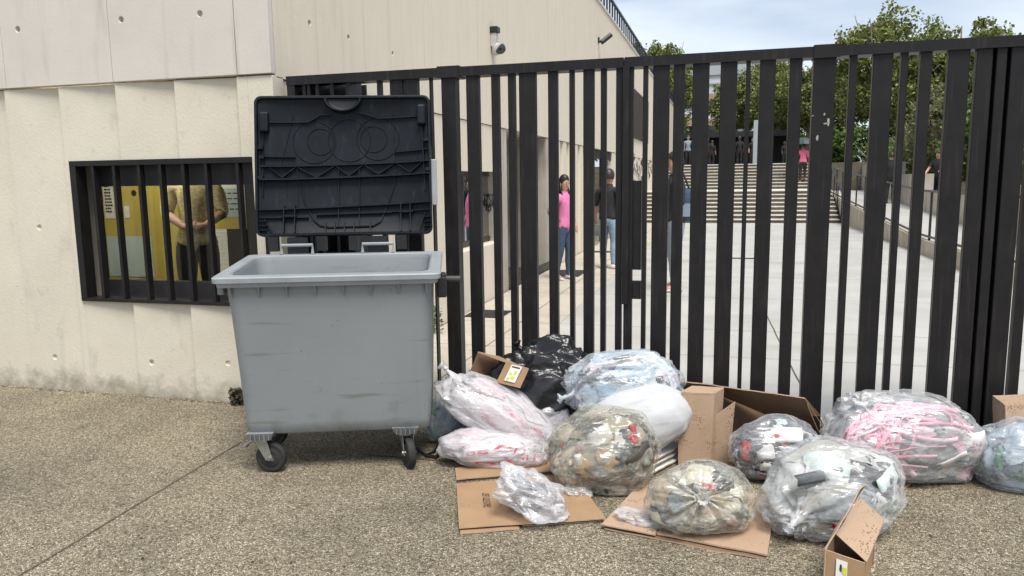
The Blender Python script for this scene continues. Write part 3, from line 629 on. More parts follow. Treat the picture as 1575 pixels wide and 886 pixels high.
# paint chips on the big right post
random.seed(3)
for px, py, w_, h_ in ((1270, 190, 8, 3), (1274, 187, 4, 14), (1257, 212, 4, 11), (1263, 166, 2, 22), (1268, 176, 3, 5), (1250, 178, 3, 2), (1256, 480, 2, 3), (1255, 462, 2, 2), (1376, 533, 2, 2), (700, 155, 2, 2)):
    c = at(px, py, 1, GY + .0105); k = 4.8 / 1165
    pts = [(c.x + math.cos(i) * w_ * k * .5 * random.uniform(.6, 1), GY + .0105, c.z + math.sin(i) * h_ * k * .5 * random.uniform(.6, 1)) for i in [j * PI / 4 for j in range(8)]]
    mb = MB().add(pts + [(p[0], GY + .0115, p[2]) for p in pts], [tuple(range(8)), tuple(range(8, 16))[::-1]] + [(j, (j + 1) % 8, 8 + (j + 1) % 8, 8 + j) for j in range(8)])
    if w_ > 2: rchild(mb, 'paint_chip', M['chip'], right if px > 960 else left)

# ------------------------------------------------------------------ waste container
BANG = math.atan2(0.410, 1.138)
wb = thing('waste_container', 'large grey four-wheeled waste container standing with its dark lid wide open', 'waste container', (-2.606, 3.387, GZ), BANG)
BW, BD = 1.21, 0.77
def brim(y): return 1.14 + 0.05 * y / BD
def ring(x0, x1, y0, y1, r, z, k=6, sl=False): return [(x, y, (z(y) if callable(z) else z)) for x, y in rrect(x0, x1, y0, y1, r, k)]
top = lambda y: brim(y)
mb = MB()
# outer body shell, down from under the rim, then the cavity
body = [ring(.05, BW - .05, .05, BD - .05, .06, lambda y: brim(y) - .06), ring(.06, BW - .058, .065, BD - .06, .07, .95), ring(.075, BW - .07, .10, BD - .08, .08, .55),
        ring(.088, BW - .08, .125, BD - .10, .06, .30), ring(.093, BW - .084, .132, BD - .11, .05, .238), ring(.102, BW - .093, .142, BD - .12, .045, .230)]
mb.loft(body, cap0=False)
body_o = mb.build('body', M['bin'], wb, smooth=True)
mb = MB()
inn = [ring(.075, BW - .075, .075, BD - .075, .085, lambda y: brim(y) - .002), ring(.085, BW - .085, .085, BD - .085, .085, lambda y: brim(y) - .03), ring(.115, BW - .115, .15, BD - .12, .08, .5), ring(.13, BW - .13, .17, BD - .15, .08, .27)]
mb.loft(inn, cap0=False); mb.build('inner_walls', M['bin'], wb, smooth=True)
# rim: outer lip, flat top, inner edge
mb = MB()
rim = [ring(.052, BW - .052, .052, BD - .052, .05, lambda y: brim(y) - .062), ring(.018, BW - .018, .018, BD - .018, .03, lambda y: brim(y) - .058), ring(.014, BW - .014, .014, BD - .014, .03, lambda y: brim(y) - .034),
       ring(.0, BW, .0, BD, .03, lambda y: brim(y) - .031), ring(-.002, BW + .002, -.002, BD + .002, .03, lambda y: brim(y) - .006), ring(.004, BW - .004, .004, BD - .004, .03, lambda y: brim(y)),
       ring(.062, BW - .062, .062, BD - .062, .075, lambda y: brim(y) + .001), ring(.076, BW - .076, .076, BD - .076, .08, lambda y: brim(y) - .012)]
mb.loft(rim, cap0=False, cap1=False); mb.build('rim', M['bin_rim'], wb, bevel=0)
for i in range(8):
    x = .085 + i * .149
    MB().add([(x, .06, 1.085), (x, .02, 1.085), (x, .055, 1.02), (x + .007, .06, 1.085), (x + .007, .02, 1.085), (x + .007, .055, 1.02)], [(0, 1, 2), (5, 4, 3), (0, 3, 4, 1), (1, 4, 5, 2), (2, 5, 3, 0)]).build('rim_rib', M['bin'], wb)
MB().box((.02, .16, 1.06), (.035, .14, .05)).build('side_handle', M['bin'], wb, bevel=.008)
# lifting pin and black side bracket
MB().box((BW + .0, .30, 1.03), (.055, .14, .12)).box((BW + .01, .30, 1.09), (.03, .1, .03)).build('side_bracket', M['black'], wb, bevel=.008)
MB().cyl((BW, .27, 1.075), (BW + .11, .25, 1.075), .017, 12).build('lifting_pin', M['hub'], wb)
MB().cyl((.03, .38, 1.07), (-.05, .38, 1.07), .018, 12).build('lifting_pin', M['hub'], wb)
# casters
def caster(x, y, ang, brake=True, ws=1.06):
    c = MB().add([], []); rt = Matrix.Rotation(ang, 3, 'Z')
    T = lambda p: Vector((x, y, 0)) + rt @ Vector(p)
    blk = MB().loft([[(T((0, 0, 0)) + Vector((dx * s, dy * s, z))) for dx, dy in ((-1, -1), (1, -1), (1, 1), (-1, 1))] for s, z in ((.075, .245), (.055, .20))])
    for k in range(5): blk.box((x - .05 + .025 * k, y - .068, .225), (.004, .012, .04))
    o = blk.build('wheel_mount', M['bin'], wb)
    f = MB(); f.box(T((0, 0, .196)), (.105, .085, .007), rt)
    off = -.045
    for sx in (-1, 1):
        q = [T((sx * .033, yy, zz)) for yy, zz in ((-.035, .19), (.04, .19), (off + .022, .075), (off - .022, .075))]
        n = rt @ Vector((sx, 0, 0)); f.slab(q, n, .004)
    f.cyl(T((-.042, off, .088)), T((.042, off, .088)), .012, 10)
    f.build('wheel_fork', M['steel'], wb, bevel=.002)
    prof = [(.03, -.022), (.05, -.022), (.056, -.016), (.068, -.018), (.082, -.023), (.0865, -.015), (.088, 0), (.0865, .015), (.082, .023), (.068, .018), (.056, .016), (.05, .022), (.03, .022)]
    rotm = rt
    wh = MB().lathe(prof, T((0, off, .088)), 'X', 32, rot=rt).build('wheel', M['rubber'], wb, smooth=True)
    MB().lathe([(0, -.019), (.05, -.019), (.05, .019), (0, .019)], T((0, off, .088)), 'X', 20, rot=rt).build('wheel_hub', M['hub'], wh)
    if brake:
        b = MB(); b.tube([T((0, .03, .18)), T((.02, .085, .165)), T((.03, .12, .14))], .008, 8); b.box(T((.03, .125, .136)), (.045, .03, .008), rt); b.build('brake_pedal', M['steel'], wb)
caster(.175, .175, R(80)); caster(.985, .19, R(18), True); caster(.085, .62, R(80), False); caster(.935, .62, R(20), False)
# hinge bars on the back rim
for x in (.30, .80):
    m_ = MB(); m_.tube([(x - .09, BD - .03, 1.19), (x - .09, BD - .02, 1.245), (x + .10, BD - .02, 1.245), (x + .10, BD - .03, 1.19)], .011, 8)
    m_.build('hinge_bar', M['bin_rim'], wb)
    MB().box((x, BD + .03, 1.23), (.12, .06, .12)).box((x - .15, BD + .04, 1.25), (.06, .05, .09)).box((x + .15, BD + .04, 1.25), (.06, .05, .09)).build('lid_bracket', M['black'], wb)
# lid: opened upright, its ribbed inside towards the camera
LW, LH = 1.10, .885
lid_t = MB()
LID = Matrix.Translation((.045, .815, 1.305)) @ Matrix.Rotation(R(90 - 10.5), 4, 'X')   # local x width, y up the lid, z towards the viewer
def lbuild(m_, name, mt, parent, smooth=False, **k):
    m_.v = [tuple(LID @ Vector(p)) for p in m_.v]; return m_.build(name, mt, parent, smooth, **k)
def dish(x, y):        # the lid is a shallow shell
    return -.045 * (1 - ((x - LW / 2) / (LW / 2)) ** 4) * (1 - ((y - LH / 2) / (LH / 2)) ** 4) - .01
mb = MB(); nxx, nyy = 40, 32
def warp(i, j):
    u, v = i / nxx, j / nyy; return (.01 + u * (LW - .02), .01 + v * (LH - .02))
P = [(*warp(i, j), dish(*warp(i, j))) for j in range(nyy + 1) for i in range(nxx + 1)]
mb.add(P, [(j * (nxx + 1) + i, j * (nxx + 1) + i + 1, (j + 1) * (nxx + 1) + i + 1, (j + 1) * (nxx + 1) + i) for j in range(nyy) for i in range(nxx)])
mb.add([(p[0], p[1], p[2] - .004) for p in P], [(j * (nxx + 1) + i, (j + 1) * (nxx + 1) + i, (j + 1) * (nxx + 1) + i + 1, j * (nxx + 1) + i + 1) for j in range(nyy) for i in range(nxx)])
lid = lbuild(mb, 'lid', M['lid'], wb, True)
mb = MB()
def oring(d, r, z): return [(x, y, z) for x, y in rrect(d, LW - d, d, LH - d, r, 6)]
mb.loft([oring(-.004, .045, -.055), oring(-.006, .045, .006), oring(-.002, .045, .008), oring(.009, .035, .008), oring(.012, .033, .0), oring(.022, .028, -.055)], cap0=False, cap1=False)
lbuild(mb, 'lid_edge', M['lid'], lid)
def T_(py): return (362 - py) / 217 * LH
def U_(px): return (px - 388) / 276 * LW
def rib(p, q, h=.016, wd=.006):
    a = Vector((U_(p[0]), T_(p[1]), 0)); b = Vector((U_(q[0]), T_(q[1]), 0)); n = 6; d = (b - a).normalized(); nn = Vector((-d.y, d.x, 0)) * wd / 2
    m_ = MB()
    rg = []
    for i in range(n + 1):
        c = a.lerp(b, i / n); z0 = dish(c.x, c.y) - .004; z1 = z0 + h + .004
        rg.append([c - nn + Vector((0, 0, z0)), c + nn + Vector((0, 0, z0)), c + nn + Vector((0, 0, z1)), c - nn + Vector((0, 0, z1))])
    m_.loft(rg); return m_
def ribp(name, *segs, h=.016, wd=.006):
    m_ = MB()
    for s in segs:
        r_ = rib(s[0], s[1], h, wd); m_.add(r_.v, r_.f)
    return lbuild(m_, name, M['lid'], lid)
ribp('cross_rib', ((395, 254), (662, 248)), h=.03, wd=.009)
ribp('cross_rib', ((395, 275), (662, 268)), h=.04, wd=.010)
ribp('cross_rib', ((392, 322), (664, 313)), h=.03, wd=.008)
for sg in (((392, 334), (468, 334)), ((480, 330), (600, 328)), ((600, 327), (664, 325))): ribp('cross_rib', sg, h=.022)
for sg in (((395, 238), (448, 238)), ((606, 232), (660, 229))): ribp('cross_rib', sg, h=.02)
ribp('cross_rib', ((398, 184), (470, 183)), ((470, 183), (490, 172)), ((490, 172), (505, 172)), h=.018)
ribp('cross_rib', ((548, 168), (562, 172)), ((562, 172), (582, 178)), ((582, 178), (655, 176)), h=.018)
zz = [(408, 254), (427, 271), (450, 253), (481, 271), (511, 252), (533, 269), (556, 251), (580, 267), (607, 249), (631, 265), (652, 248)]
for p, q in zip(zz[:-1], zz[1:]): ribp('zigzag_rib', (p, q), h=.024)
for x in (515, 548): ribp('upright_rib', ((x, 350), (x + 1, 258)), h=.018, wd=.005)
for x in (442, 460): ribp('upright_rib', ((x - 10, 362), (x - 8, 250)), h=.006, wd=.004)
for sg in (((398, 300), (400, 175)), ((655, 295), (650, 165))): ribp('upright_rib', sg, h=.02, wd=.006)
for sg in (((425, 250), (446, 170)), ((606, 248), (606, 165))): ribp('upright_rib', sg, h=.006, wd=.004)
for x in (430, 447, 615, 630): ribp('latch_rib', ((x, 358), (x, 315)), h=.035, wd=.006)
for x in (495, 510, 525, 540, 566): ribp('latch_rib', ((x, 360), (x, 342)), h=.025, wd=.005)
for sg in (((428, 332), (450, 332)), ((612, 328), (634, 328))): ribp('latch_rib', sg, h=.04, wd=.010)
for sg in (((400, 336), (414, 362)), ((654, 330), (644, 358))): ribp('latch_rib', sg, h=.02, wd=.006)
for yy_ in (340, 347, 354):
    for sg in (((392, yy_), (404, yy_)), ((652, yy_ - 3), (664, yy_ - 3))): ribp('latch_rib', sg, h=.03, wd=.004)
# curved stiffener, the two discs and their rings
m_ = MB(); pts = [(450, 250), (453, 275), (462, 310), (476, 338), (486, 347), (500, 350), (570, 349), (582, 342), (594, 315), (604, 285), (608, 262)]
for p, q in zip(pts[:-1], pts[1:]):
    r_ = rib(p, q, .012, .007); m_.add(r_.v, r_.f)
lbuild(m_, 'curved_rib', M['lid'], lid)
for cx, cy, r in ((478, 214, .135), (534, 212, .135), (580, 210, .135), (488, 213, .085), (573, 210, .085)):
    m_ = MB(); c = Vector((U_(cx), T_(cy), 0)); n = 40; rg = []
    for i in range(n + 1):
        a = 2 * PI * i / n; p = c + Vector((math.cos(a) * r, math.sin(a) * r, 0)); p.z = dish(p.x, p.y) + .003; rg.append(p)
    m_.tube(rg, .0022, 6, cap=False); lbuild(m_, 'ring_rib', M['lid'], lid, True)
# handle recess at the top edge
m_ = MB(); c = Vector((U_(526), LH - .012, 0)); n = 20; rg = []
for rr, zz_ in ((.122, -.05), (.118, .016), (.112, .022), (.106, .018), (.101, -.002), (.085, -.006), (.001, -.008)):
    rg.append([Vector((c.x + math.cos(PI + PI * i / n) * rr, c.y + math.sin(PI + PI * i / n) * rr * .74, zz_)) for i in range(n + 1)])
V_ = [p for r_ in rg for p in r_]; m_.add(V_, [(i * (n + 1) + j, i * (n + 1) + j + 1, (i + 1) * (n + 1) + j + 1, (i + 1) * (n + 1) + j) for i in range(len(rg) - 1) for j in range(n)])
lbuild(m_, 'handle_recess', M['lid'], lid, True)
for x, y in ((402, 185), (651, 175)):
    m_ = MB().box((U_(x), T_(y), 0.0), (.055, .13, .05)); lbuild(m_, 'corner_stop', M['lid'], lid, bevel=.012)
for x, y in ((396, 225), (398, 240), (396, 272), (658, 215), (660, 262)):
    lbuild(MB().box((U_(x), T_(y), 0.0), (.03, .02, .04)), 'side_clip', M['lid'], lid)
m_ = MB().box((LW + .012, .33, -.03), (.055, .30, .012)); lbuild(m_, 'side_plate', M['bin_rim'], lid, bevel=.012)

# ------------------------------------------------------------------ stairs, terrace, ramp
RISE, TREAD, SY0, SX0, SX1 = 0.136, 0.34, 27.8, -3.4, 3.76
st = thing('stairway', 'broad concrete stairway with pale nosings rising to the terrace', 'stairs', (0, SY0, 0))
y = SY0; z = 0
for fl in range(2):
    for k in range(8):
        z += RISE; dp = TREAD if k < 7 else (3.2 if fl == 0 else 0.4)
        rchild(MB().lo_hi((SX0, y, -0.1), (SX1, y + dp + .01, z - .035)), 'step', M['stair'], st)
        rchild(MB().lo_hi((SX0, y - .03, z - .034), (SX1, y + dp, z)), 'nosing', M['nosing'], st)
        y += dp
TY, TZ = y, z
mb = MB().lo_hi((-60, TY, -.2), (60, TY + 90, TZ - .004)); tag(mb.build('upper_terrace', M['stair']), kind='structure')
# ramp on the right: curb wall with railing, sloping surface, stepped back wall
CX = 3.85
def rampz(y): return max(0.0, min(1.0, (y - 13) / 22)) * 0.95
mb = MB(); RX = 5.7
ysr = [12 + i for i in range(25)]
mb.add([(x, y_, rampz(y_) + .006) for y_ in ysr for x in (CX + .1, RX)], [(2 * i, 2 * i + 1, 2 * i + 3, 2 * i + 2) for i in range(len(ysr) - 1)])
tag(mb.build('ramp', M['plaza']), kind='structure')
rw = thing('ramp_wall', 'low stained concrete curb wall with black railing beside the ramp', 'wall', (CX, 13, 0))
for i in range(16):
    y0 = 12.0 + i * 1.5; y1 = y0 + 1.495
    mb = MB(); h0 = max(.30, rampz(y0) + .10); h1 = max(.30, rampz(y1) + .10)
    mb.add([(CX, y0, -.1), (CX + .16, y0, -.1), (CX + .16, y1, -.1), (CX, y1, -.1), (CX, y0, h0), (CX + .16, y0, h0), (CX + .16, y1, h1), (CX, y1, h1)], [(3, 2, 1, 0), (4, 5, 6, 7), (0, 1, 5, 4), (1, 2, 6, 5), (2, 3, 7, 6), (3, 0, 4, 7)])
    rchild(mb, 'curb_block', M['curb'], rw)
rr_ = thing('ramp_railing', 'thin black railing with posts running up beside the ramp', 'railing', (CX + .08, 13, .3))
for i in range(17):
    y0 = 12.2 + i * 1.5; h0 = max(.30, rampz(y0) + .10); rchild(MB().lo_hi((CX + .06, y0, h0), (CX + .10, y0 + .04, h0 + .97)), 'rail_post', M['black'], rr_)
for dz in (.07, .97):
    rchild(MB().tube([(CX + .08, y_, max(.30, rampz(y_) + .10) + dz) for y_ in [12.1 + i * .8 for i in range(31)]], .026, 6), 'rail', M['black'], rr_)
bw = thing('retaining_wall', 'stepped grey concrete retaining wall behind the ramp', 'wall', (RX, 20, 0))
for y0, y1, h in ((8, 14, 1.3), (14, 19.5, 1.35), (19.5, 25.2, 1.12), (25.2, 29, 1.62), (29, 40, 2.05)):
    k = y0
    while k < y1 - .1:
        rchild(MB().lo_hi((RX, k, -.1), (RX + .25, min(k + 1.9, y1) - .006, h)), 'wall_block', M['concrete_grey'], bw); k += 1.9
hr = thing('stair_handrail', 'slim black handrail at the right edge of the stairs', 'railing', (SX1, SY0, 0))
for i in range(7):
    yy = SY0 - .1 + i * 1.05; zz0 = max(0, (yy - SY0)) * .33
    rchild(MB().lo_hi((SX1 + .02, yy, min(zz0, TZ)), (SX1 + .06, yy + .04, zz0 + 1.0)), 'rail_post', M['black'], hr)
rchild(MB().tube([(SX1 + .04, SY0 - .1, .98), (SX1 + .04, SY0 + 6.3, 3.0)], .03, 6), 'rail', M['black'], hr)
# drain grates
def grate(c, sx, sy, label, n=8):
    t = thing('drain_grate', label, 'drain grate', c)
    MB().lo_hi((-sx / 2, -sy / 2, .001), (sx / 2, sy / 2, .004)).build('pit', M['black'], t)
    for i in range(n): MB().lo_hi((-sx / 2, -sy / 2 + sy * (i + .2) / n, .0045), (sx / 2, -sy / 2 + sy * (i + .65) / n, .014)).build('grate_slat', M['gate_side'], t)
    return t
grate((-2.72, 8.6, .001), .46, .5, 'dark drain grate at the foot of the side wall near the gate')
grate((-2.55, 12.7, .001), .5, .9, 'dark drain grate beside the woman in pink')
grate((0.37, 15.55, .006), .42, .09, 'narrow slot drain in the pale courtyard', 3)
grate((-2.35, 16.6, .001), 1.0, .3, 'drain grate in front of the dark lobby door', 4)
# planter-like dark canopy, far structures on the terrace
cb = thing('canopy', 'dark flat canopy over the upper terrace behind the people', 'canopy', (0, 52, TZ))
rchild(MB().lo_hi((-6, 52, TZ + 2.0), (4.5, 55, TZ + 2.35)), 'canopy_roof', M['black'], cb)
for x in (-5.8, -3, -.2, 2.2, 4.3): rchild(MB().lo_hi((x, 52.1, TZ), (x + .15, 52.25, TZ + 2.0)), 'canopy_post', M['black'], cb)
rchild(MB().lo_hi((-6, 54.8, TZ), (4.5, 54.9, TZ + 2.0)), 'canopy_back', M['dark'], cb)
lp = thing('lamp_post', 'grey square post standing among the people on the terrace', 'post', (1.5, 46, TZ))
_p = at(1161, 250, 1, 46); lp.location = (_p.x, 46, TZ)
MB().lo_hi((-.12, -.12, 0), (.12, .12, 2.6)).build('shaft', M['aptgrey'], lp); MB().lo_hi((-.2, -.16, 2.6), (.2, .16, 2.75)).build('cap', M['aptgrey'], lp)
# apartment block
ab = thing('apartment_block', 'white apartment block far behind the trees with tan shutters', 'building', (10, 90, 0))
rchild(MB().lo_hi((-8, 90, 0), (5.6, 102, 12.9)), 'wall', M['apt'], ab)
rchild(MB().lo_hi((-8.2, 89.8, 12.9), (5.8, 102.2, 14.6)), 'roof', M['aptgrey'], ab)
rchild(MB().lo_hi((-8.1, 89.85, 11.9), (5.7, 90.0, 12.1)), 'ledge', M['aptgrey'], ab)
for fl in range(4):
    for c in range(5):
        x = -7.3 + c * 2.6; z0 = 1.0 + fl * 2.75
        wdw = rchild(MB().lo_hi((x, 89.9, z0), (x + 1.2, 89.99, z0 + 1.7)), 'window', M['cctv'], ab)
        q = MB().lo_hi((x + .08, 89.88, z0 + .08), (x + 1.12, 89.899, z0 + 1.62)).build('pane', M['smoke']); q.parent = wdw; q.matrix_parent_inverse = Matrix()
        if (c * 7 + fl * 3) % 3:
            for s in range(5):
                q = MB().lo_hi((x + .1, 89.84, z0 + .9 + s * .14), (x + 1.1, 89.879, z0 + 1.02 + s * .14)).build('shutter_slat', M['shutter']); q.parent = wdw; q.matrix_parent_inverse = Matrix()

# ------------------------------------------------------------------ vegetation
def crown_mesh(name, seed, rx, ry_, rz_, nclump, nleaf, size, matl, clump_r=.8):
    rnd = random.Random(seed); V = []; Fc = []
    for c in range(nclump):
        while True:
            p = Vector((rnd.uniform(-1, 1), rnd.uniform(-1, 1), rnd.uniform(-1, 1)))
            if .25 < p.length < 1 * (0.8 + .35 * noise.noise(p * 2 + Vector((seed, 0, 0)))): break
        cc = Vector((p.x * rx, p.y * ry_, p.z * rz_)); cr_ = clump_r * rnd.uniform(.5, 1.25)
        for k in range(nleaf):
            d = Vector((rnd.gauss(0, 1), rnd.gauss(0, 1), rnd.gauss(0, .7))); d = d.normalized() * cr_ * rnd.uniform(.4, 1.05)
            q = cc + d; s = size * rnd.uniform(.6, 1.3)
            e = Euler((rnd.uniform(-1, 1) * 1.2, rnd.uniform(-1, 1) * 1.2, rnd.uniform(0, 6.28))).to_matrix()
            o = len(V)
            for a, b in ((-.5, 0), (0, .38), (.5, 0), (0, -.38)): V.append(tuple(q + e @ Vector((a * s, b * s, 0.0))))
            Fc.append((o, o + 1, o + 2, o + 3))
    me = bpy.data.meshes.new(name); me.from_pydata(V, [], Fc); me.materials.append(matl); me.update(); return me
def tree(x, y, z0, h, rx, ry_, rz_, seed, label, group, matl='leaf', ncl=75, nl=75, size=.30, mesh=None, cr_=.8):
    t = thing('plane_tree' if matl == 'leaf' else 'bushy_tree', label, 'tree', (x, y, z0), 0, group); rnd = random.Random(seed)
    hz = h - rz_
    mb = MB(); pts = [(0, 0, 0), (rnd.uniform(-.1, .1), 0, hz * .35), (rnd.uniform(-.2, .2), rnd.uniform(-.2, .2), hz * .75), (rnd.uniform(-.3, .3), 0, h * .9)]
    mb.tube(pts, .2, 8, rs=[.24, .18, .13, .03]); tr_ = mb.build('trunk', M['bark'], t, smooth=True)
    for b in range(7):
        a = rnd.uniform(0, 6.28); zb = hz * rnd.uniform(.45, .95); L_ = rx * rnd.uniform(.6, .95)
        mb = MB().tube([(0, 0, zb), (math.cos(a) * L_ * .5, math.sin(a) * L_ * .5, zb + rz_ * .4), (math.cos(a) * L_, math.sin(a) * L_, zb + rz_ * rnd.uniform(.7, 1.1))], .06, 6, rs=[.08, .05, .015]); mb.build('limb', M['bark'], t, smooth=True)
    me = mesh or crown_mesh('crown', seed, rx, ry_, rz_, ncl, nl, size, M[matl], cr_)
    c = bpy.data.objects.new('crown', me); COL.objects.link(c); c.parent = t; c.location = (0, 0, hz); c.rotation_euler = (0, 0, rnd.uniform(0, 6)); c['kind'] = 'stuff'
    return t
def tx(px, y): return at(px, 150, 1, y).x
GT = 'plane trees lined up beyond the terrace'
spec = [(1000, 58, 46, 'leftmost plane tree of the row, peeping over the gate rail beside the roof'), (1032, 60, 50, 'plane tree second from the left, just right of the building end'), (1128, 70, 112, 'low plane tree in front of the white apartment block'),
        (1165, 62, 88, 'plane tree just right of the apartment block, behind the terrace people'), (1205, 56, 80, 'plane tree between the apartment block and the chipped gate post'), (1245, 52, 84, 'plane tree behind the chipped gate post'), (1352, 44, 2, 'tallest plane tree, rising well above the gate rail'),
        (1418, 50, 30, 'plane tree just right of the tallest tree'), (1478, 47, 16, 'yellowing plane tree with an airy top over the gate rail'), (1522, 46, 40, 'rightmost plane tree of the row over the gate rail'), (1640, 45, 25, 'plane tree at the right edge of the row'),
        (1300, 66, 92, 'shorter plane tree filling the gap right of the chipped gate post'), (1385, 64, 80, 'shorter plane tree behind, between the tallest tree and its right neighbour'), (1455, 62, 78, 'shorter plane tree behind the wispy olive')]
for i, (px, yy, ty, lb) in enumerate(spec):
    top_ = at(px, ty, 1, yy).z; h = top_ - TZ
    bot = 1.6
    rz_ = (h - bot) / 2 if i != 2 else (h - 1.2) / 2
    tree(tx(px, yy), yy, TZ, h, 2.2 if i < 2 else 1.7 if i == 2 else 2.9, 2.4, rz_, 20 + i, lb, GT, ncl=int(50 * rz_), nl=85, size=.19, cr_=.55)
GS = 'bushy trees above the retaining wall'
for i, (px, yy, ty, m_, lb) in enumerate(((1300, 37, 205, 'leaf_fresh', 'fresh green shrub at the top of the stairs'), (1348, 33, 190, 'leaf_fresh', 'green bush above the retaining wall, left of the man in black'), (1400, 30, 165, 'leaf_olive', 'olive bush between the two people on the ramp'),
                                       (1447, 28, 105, 'leaf_olive', 'tall wispy olive tree right of the woman in black'), (1500, 27, 110, 'leaf_fresh', 'leafy green tree seen through the narrow gap near the right post'), (1580, 25, 150, 'leaf_olive', 'olive bush at the right edge above the retaining wall'))):
    xx = max(at(px, 250, 1, yy).x, RX + 1.2); h = at(px, ty, 1, yy).z - .7
    tree(xx, yy, .7, h, 1.5, 1.2, h * .47, 60 + i, lb, GS, m_, ncl=55, nl=80, size=.13, cr_=.42)
tag(MB().lo_hi((RX + .25, 8, -.1), (40, 44, .7)).build('planted_bank', mat('soil', (.12, .09, .06), (.07, .06, .04), .95, 4)), kind='structure')
# far hedge mass closing the horizon
me = crown_mesh('hedge', 5, 26, 1.5, 1.9, 420, 60, .35, M['leaf_fresh'], .8)
hg = bpy.data.objects.new('far_hedge', me); COL.objects.link(hg); hg.location = (14, 64, TZ + 1.4); tag(hg, kind='stuff')
# weeds
def weed(c, n, r, hh, m_, label, seed):
    rnd = random.Random(seed); mb = MB()
    for i in range(n):
        a = rnd.uniform(0, 6.28); d = rnd.uniform(.1, 1) * r; p = Vector((math.cos(a) * d, -abs(math.sin(a)) * d, rnd.uniform(.1, 1) * hh)); s = rnd.uniform(.012, .03)
        e = Euler((rnd.uniform(-1.3, 1.3), rnd.uniform(-1.3, 1.3), rnd.uniform(0, 6))).to_matrix()
        mb.add([p + e @ Vector(q) * s for q in ((-1, 0, 0), (0, .5, .1), (1, 0, 0), (0, -.5, .1))], [(0, 1, 2, 3)])
    t = thing('weed', label, 'weed', c); o = mb.build('leaves', m_, t); o['kind'] = 'stuff'
    mb = MB()
    for i in range(9):
        a = rnd.uniform(0, 6.28); mb.tube([(0, 0, 0), (math.cos(a) * r * .7, -abs(math.sin(a)) * r * .7, hh * rnd.uniform(.5, 1))], .003, 4)
    mb.build('stem', m_, t)
_w = at(366, 622, 1, WY - .02); weed((_w.x, WY - .01, GZ), 200, .06, .13, M['dryweed'], 'dry dark weed growing at the wall foot beside the bin', 3)
_w = at(682, 520, 2, 0); weed((SX + .05, 7.4, 0), 260, .14, .30, M['weed'], 'small green plant at the foot of the side wall behind the gate', 5)

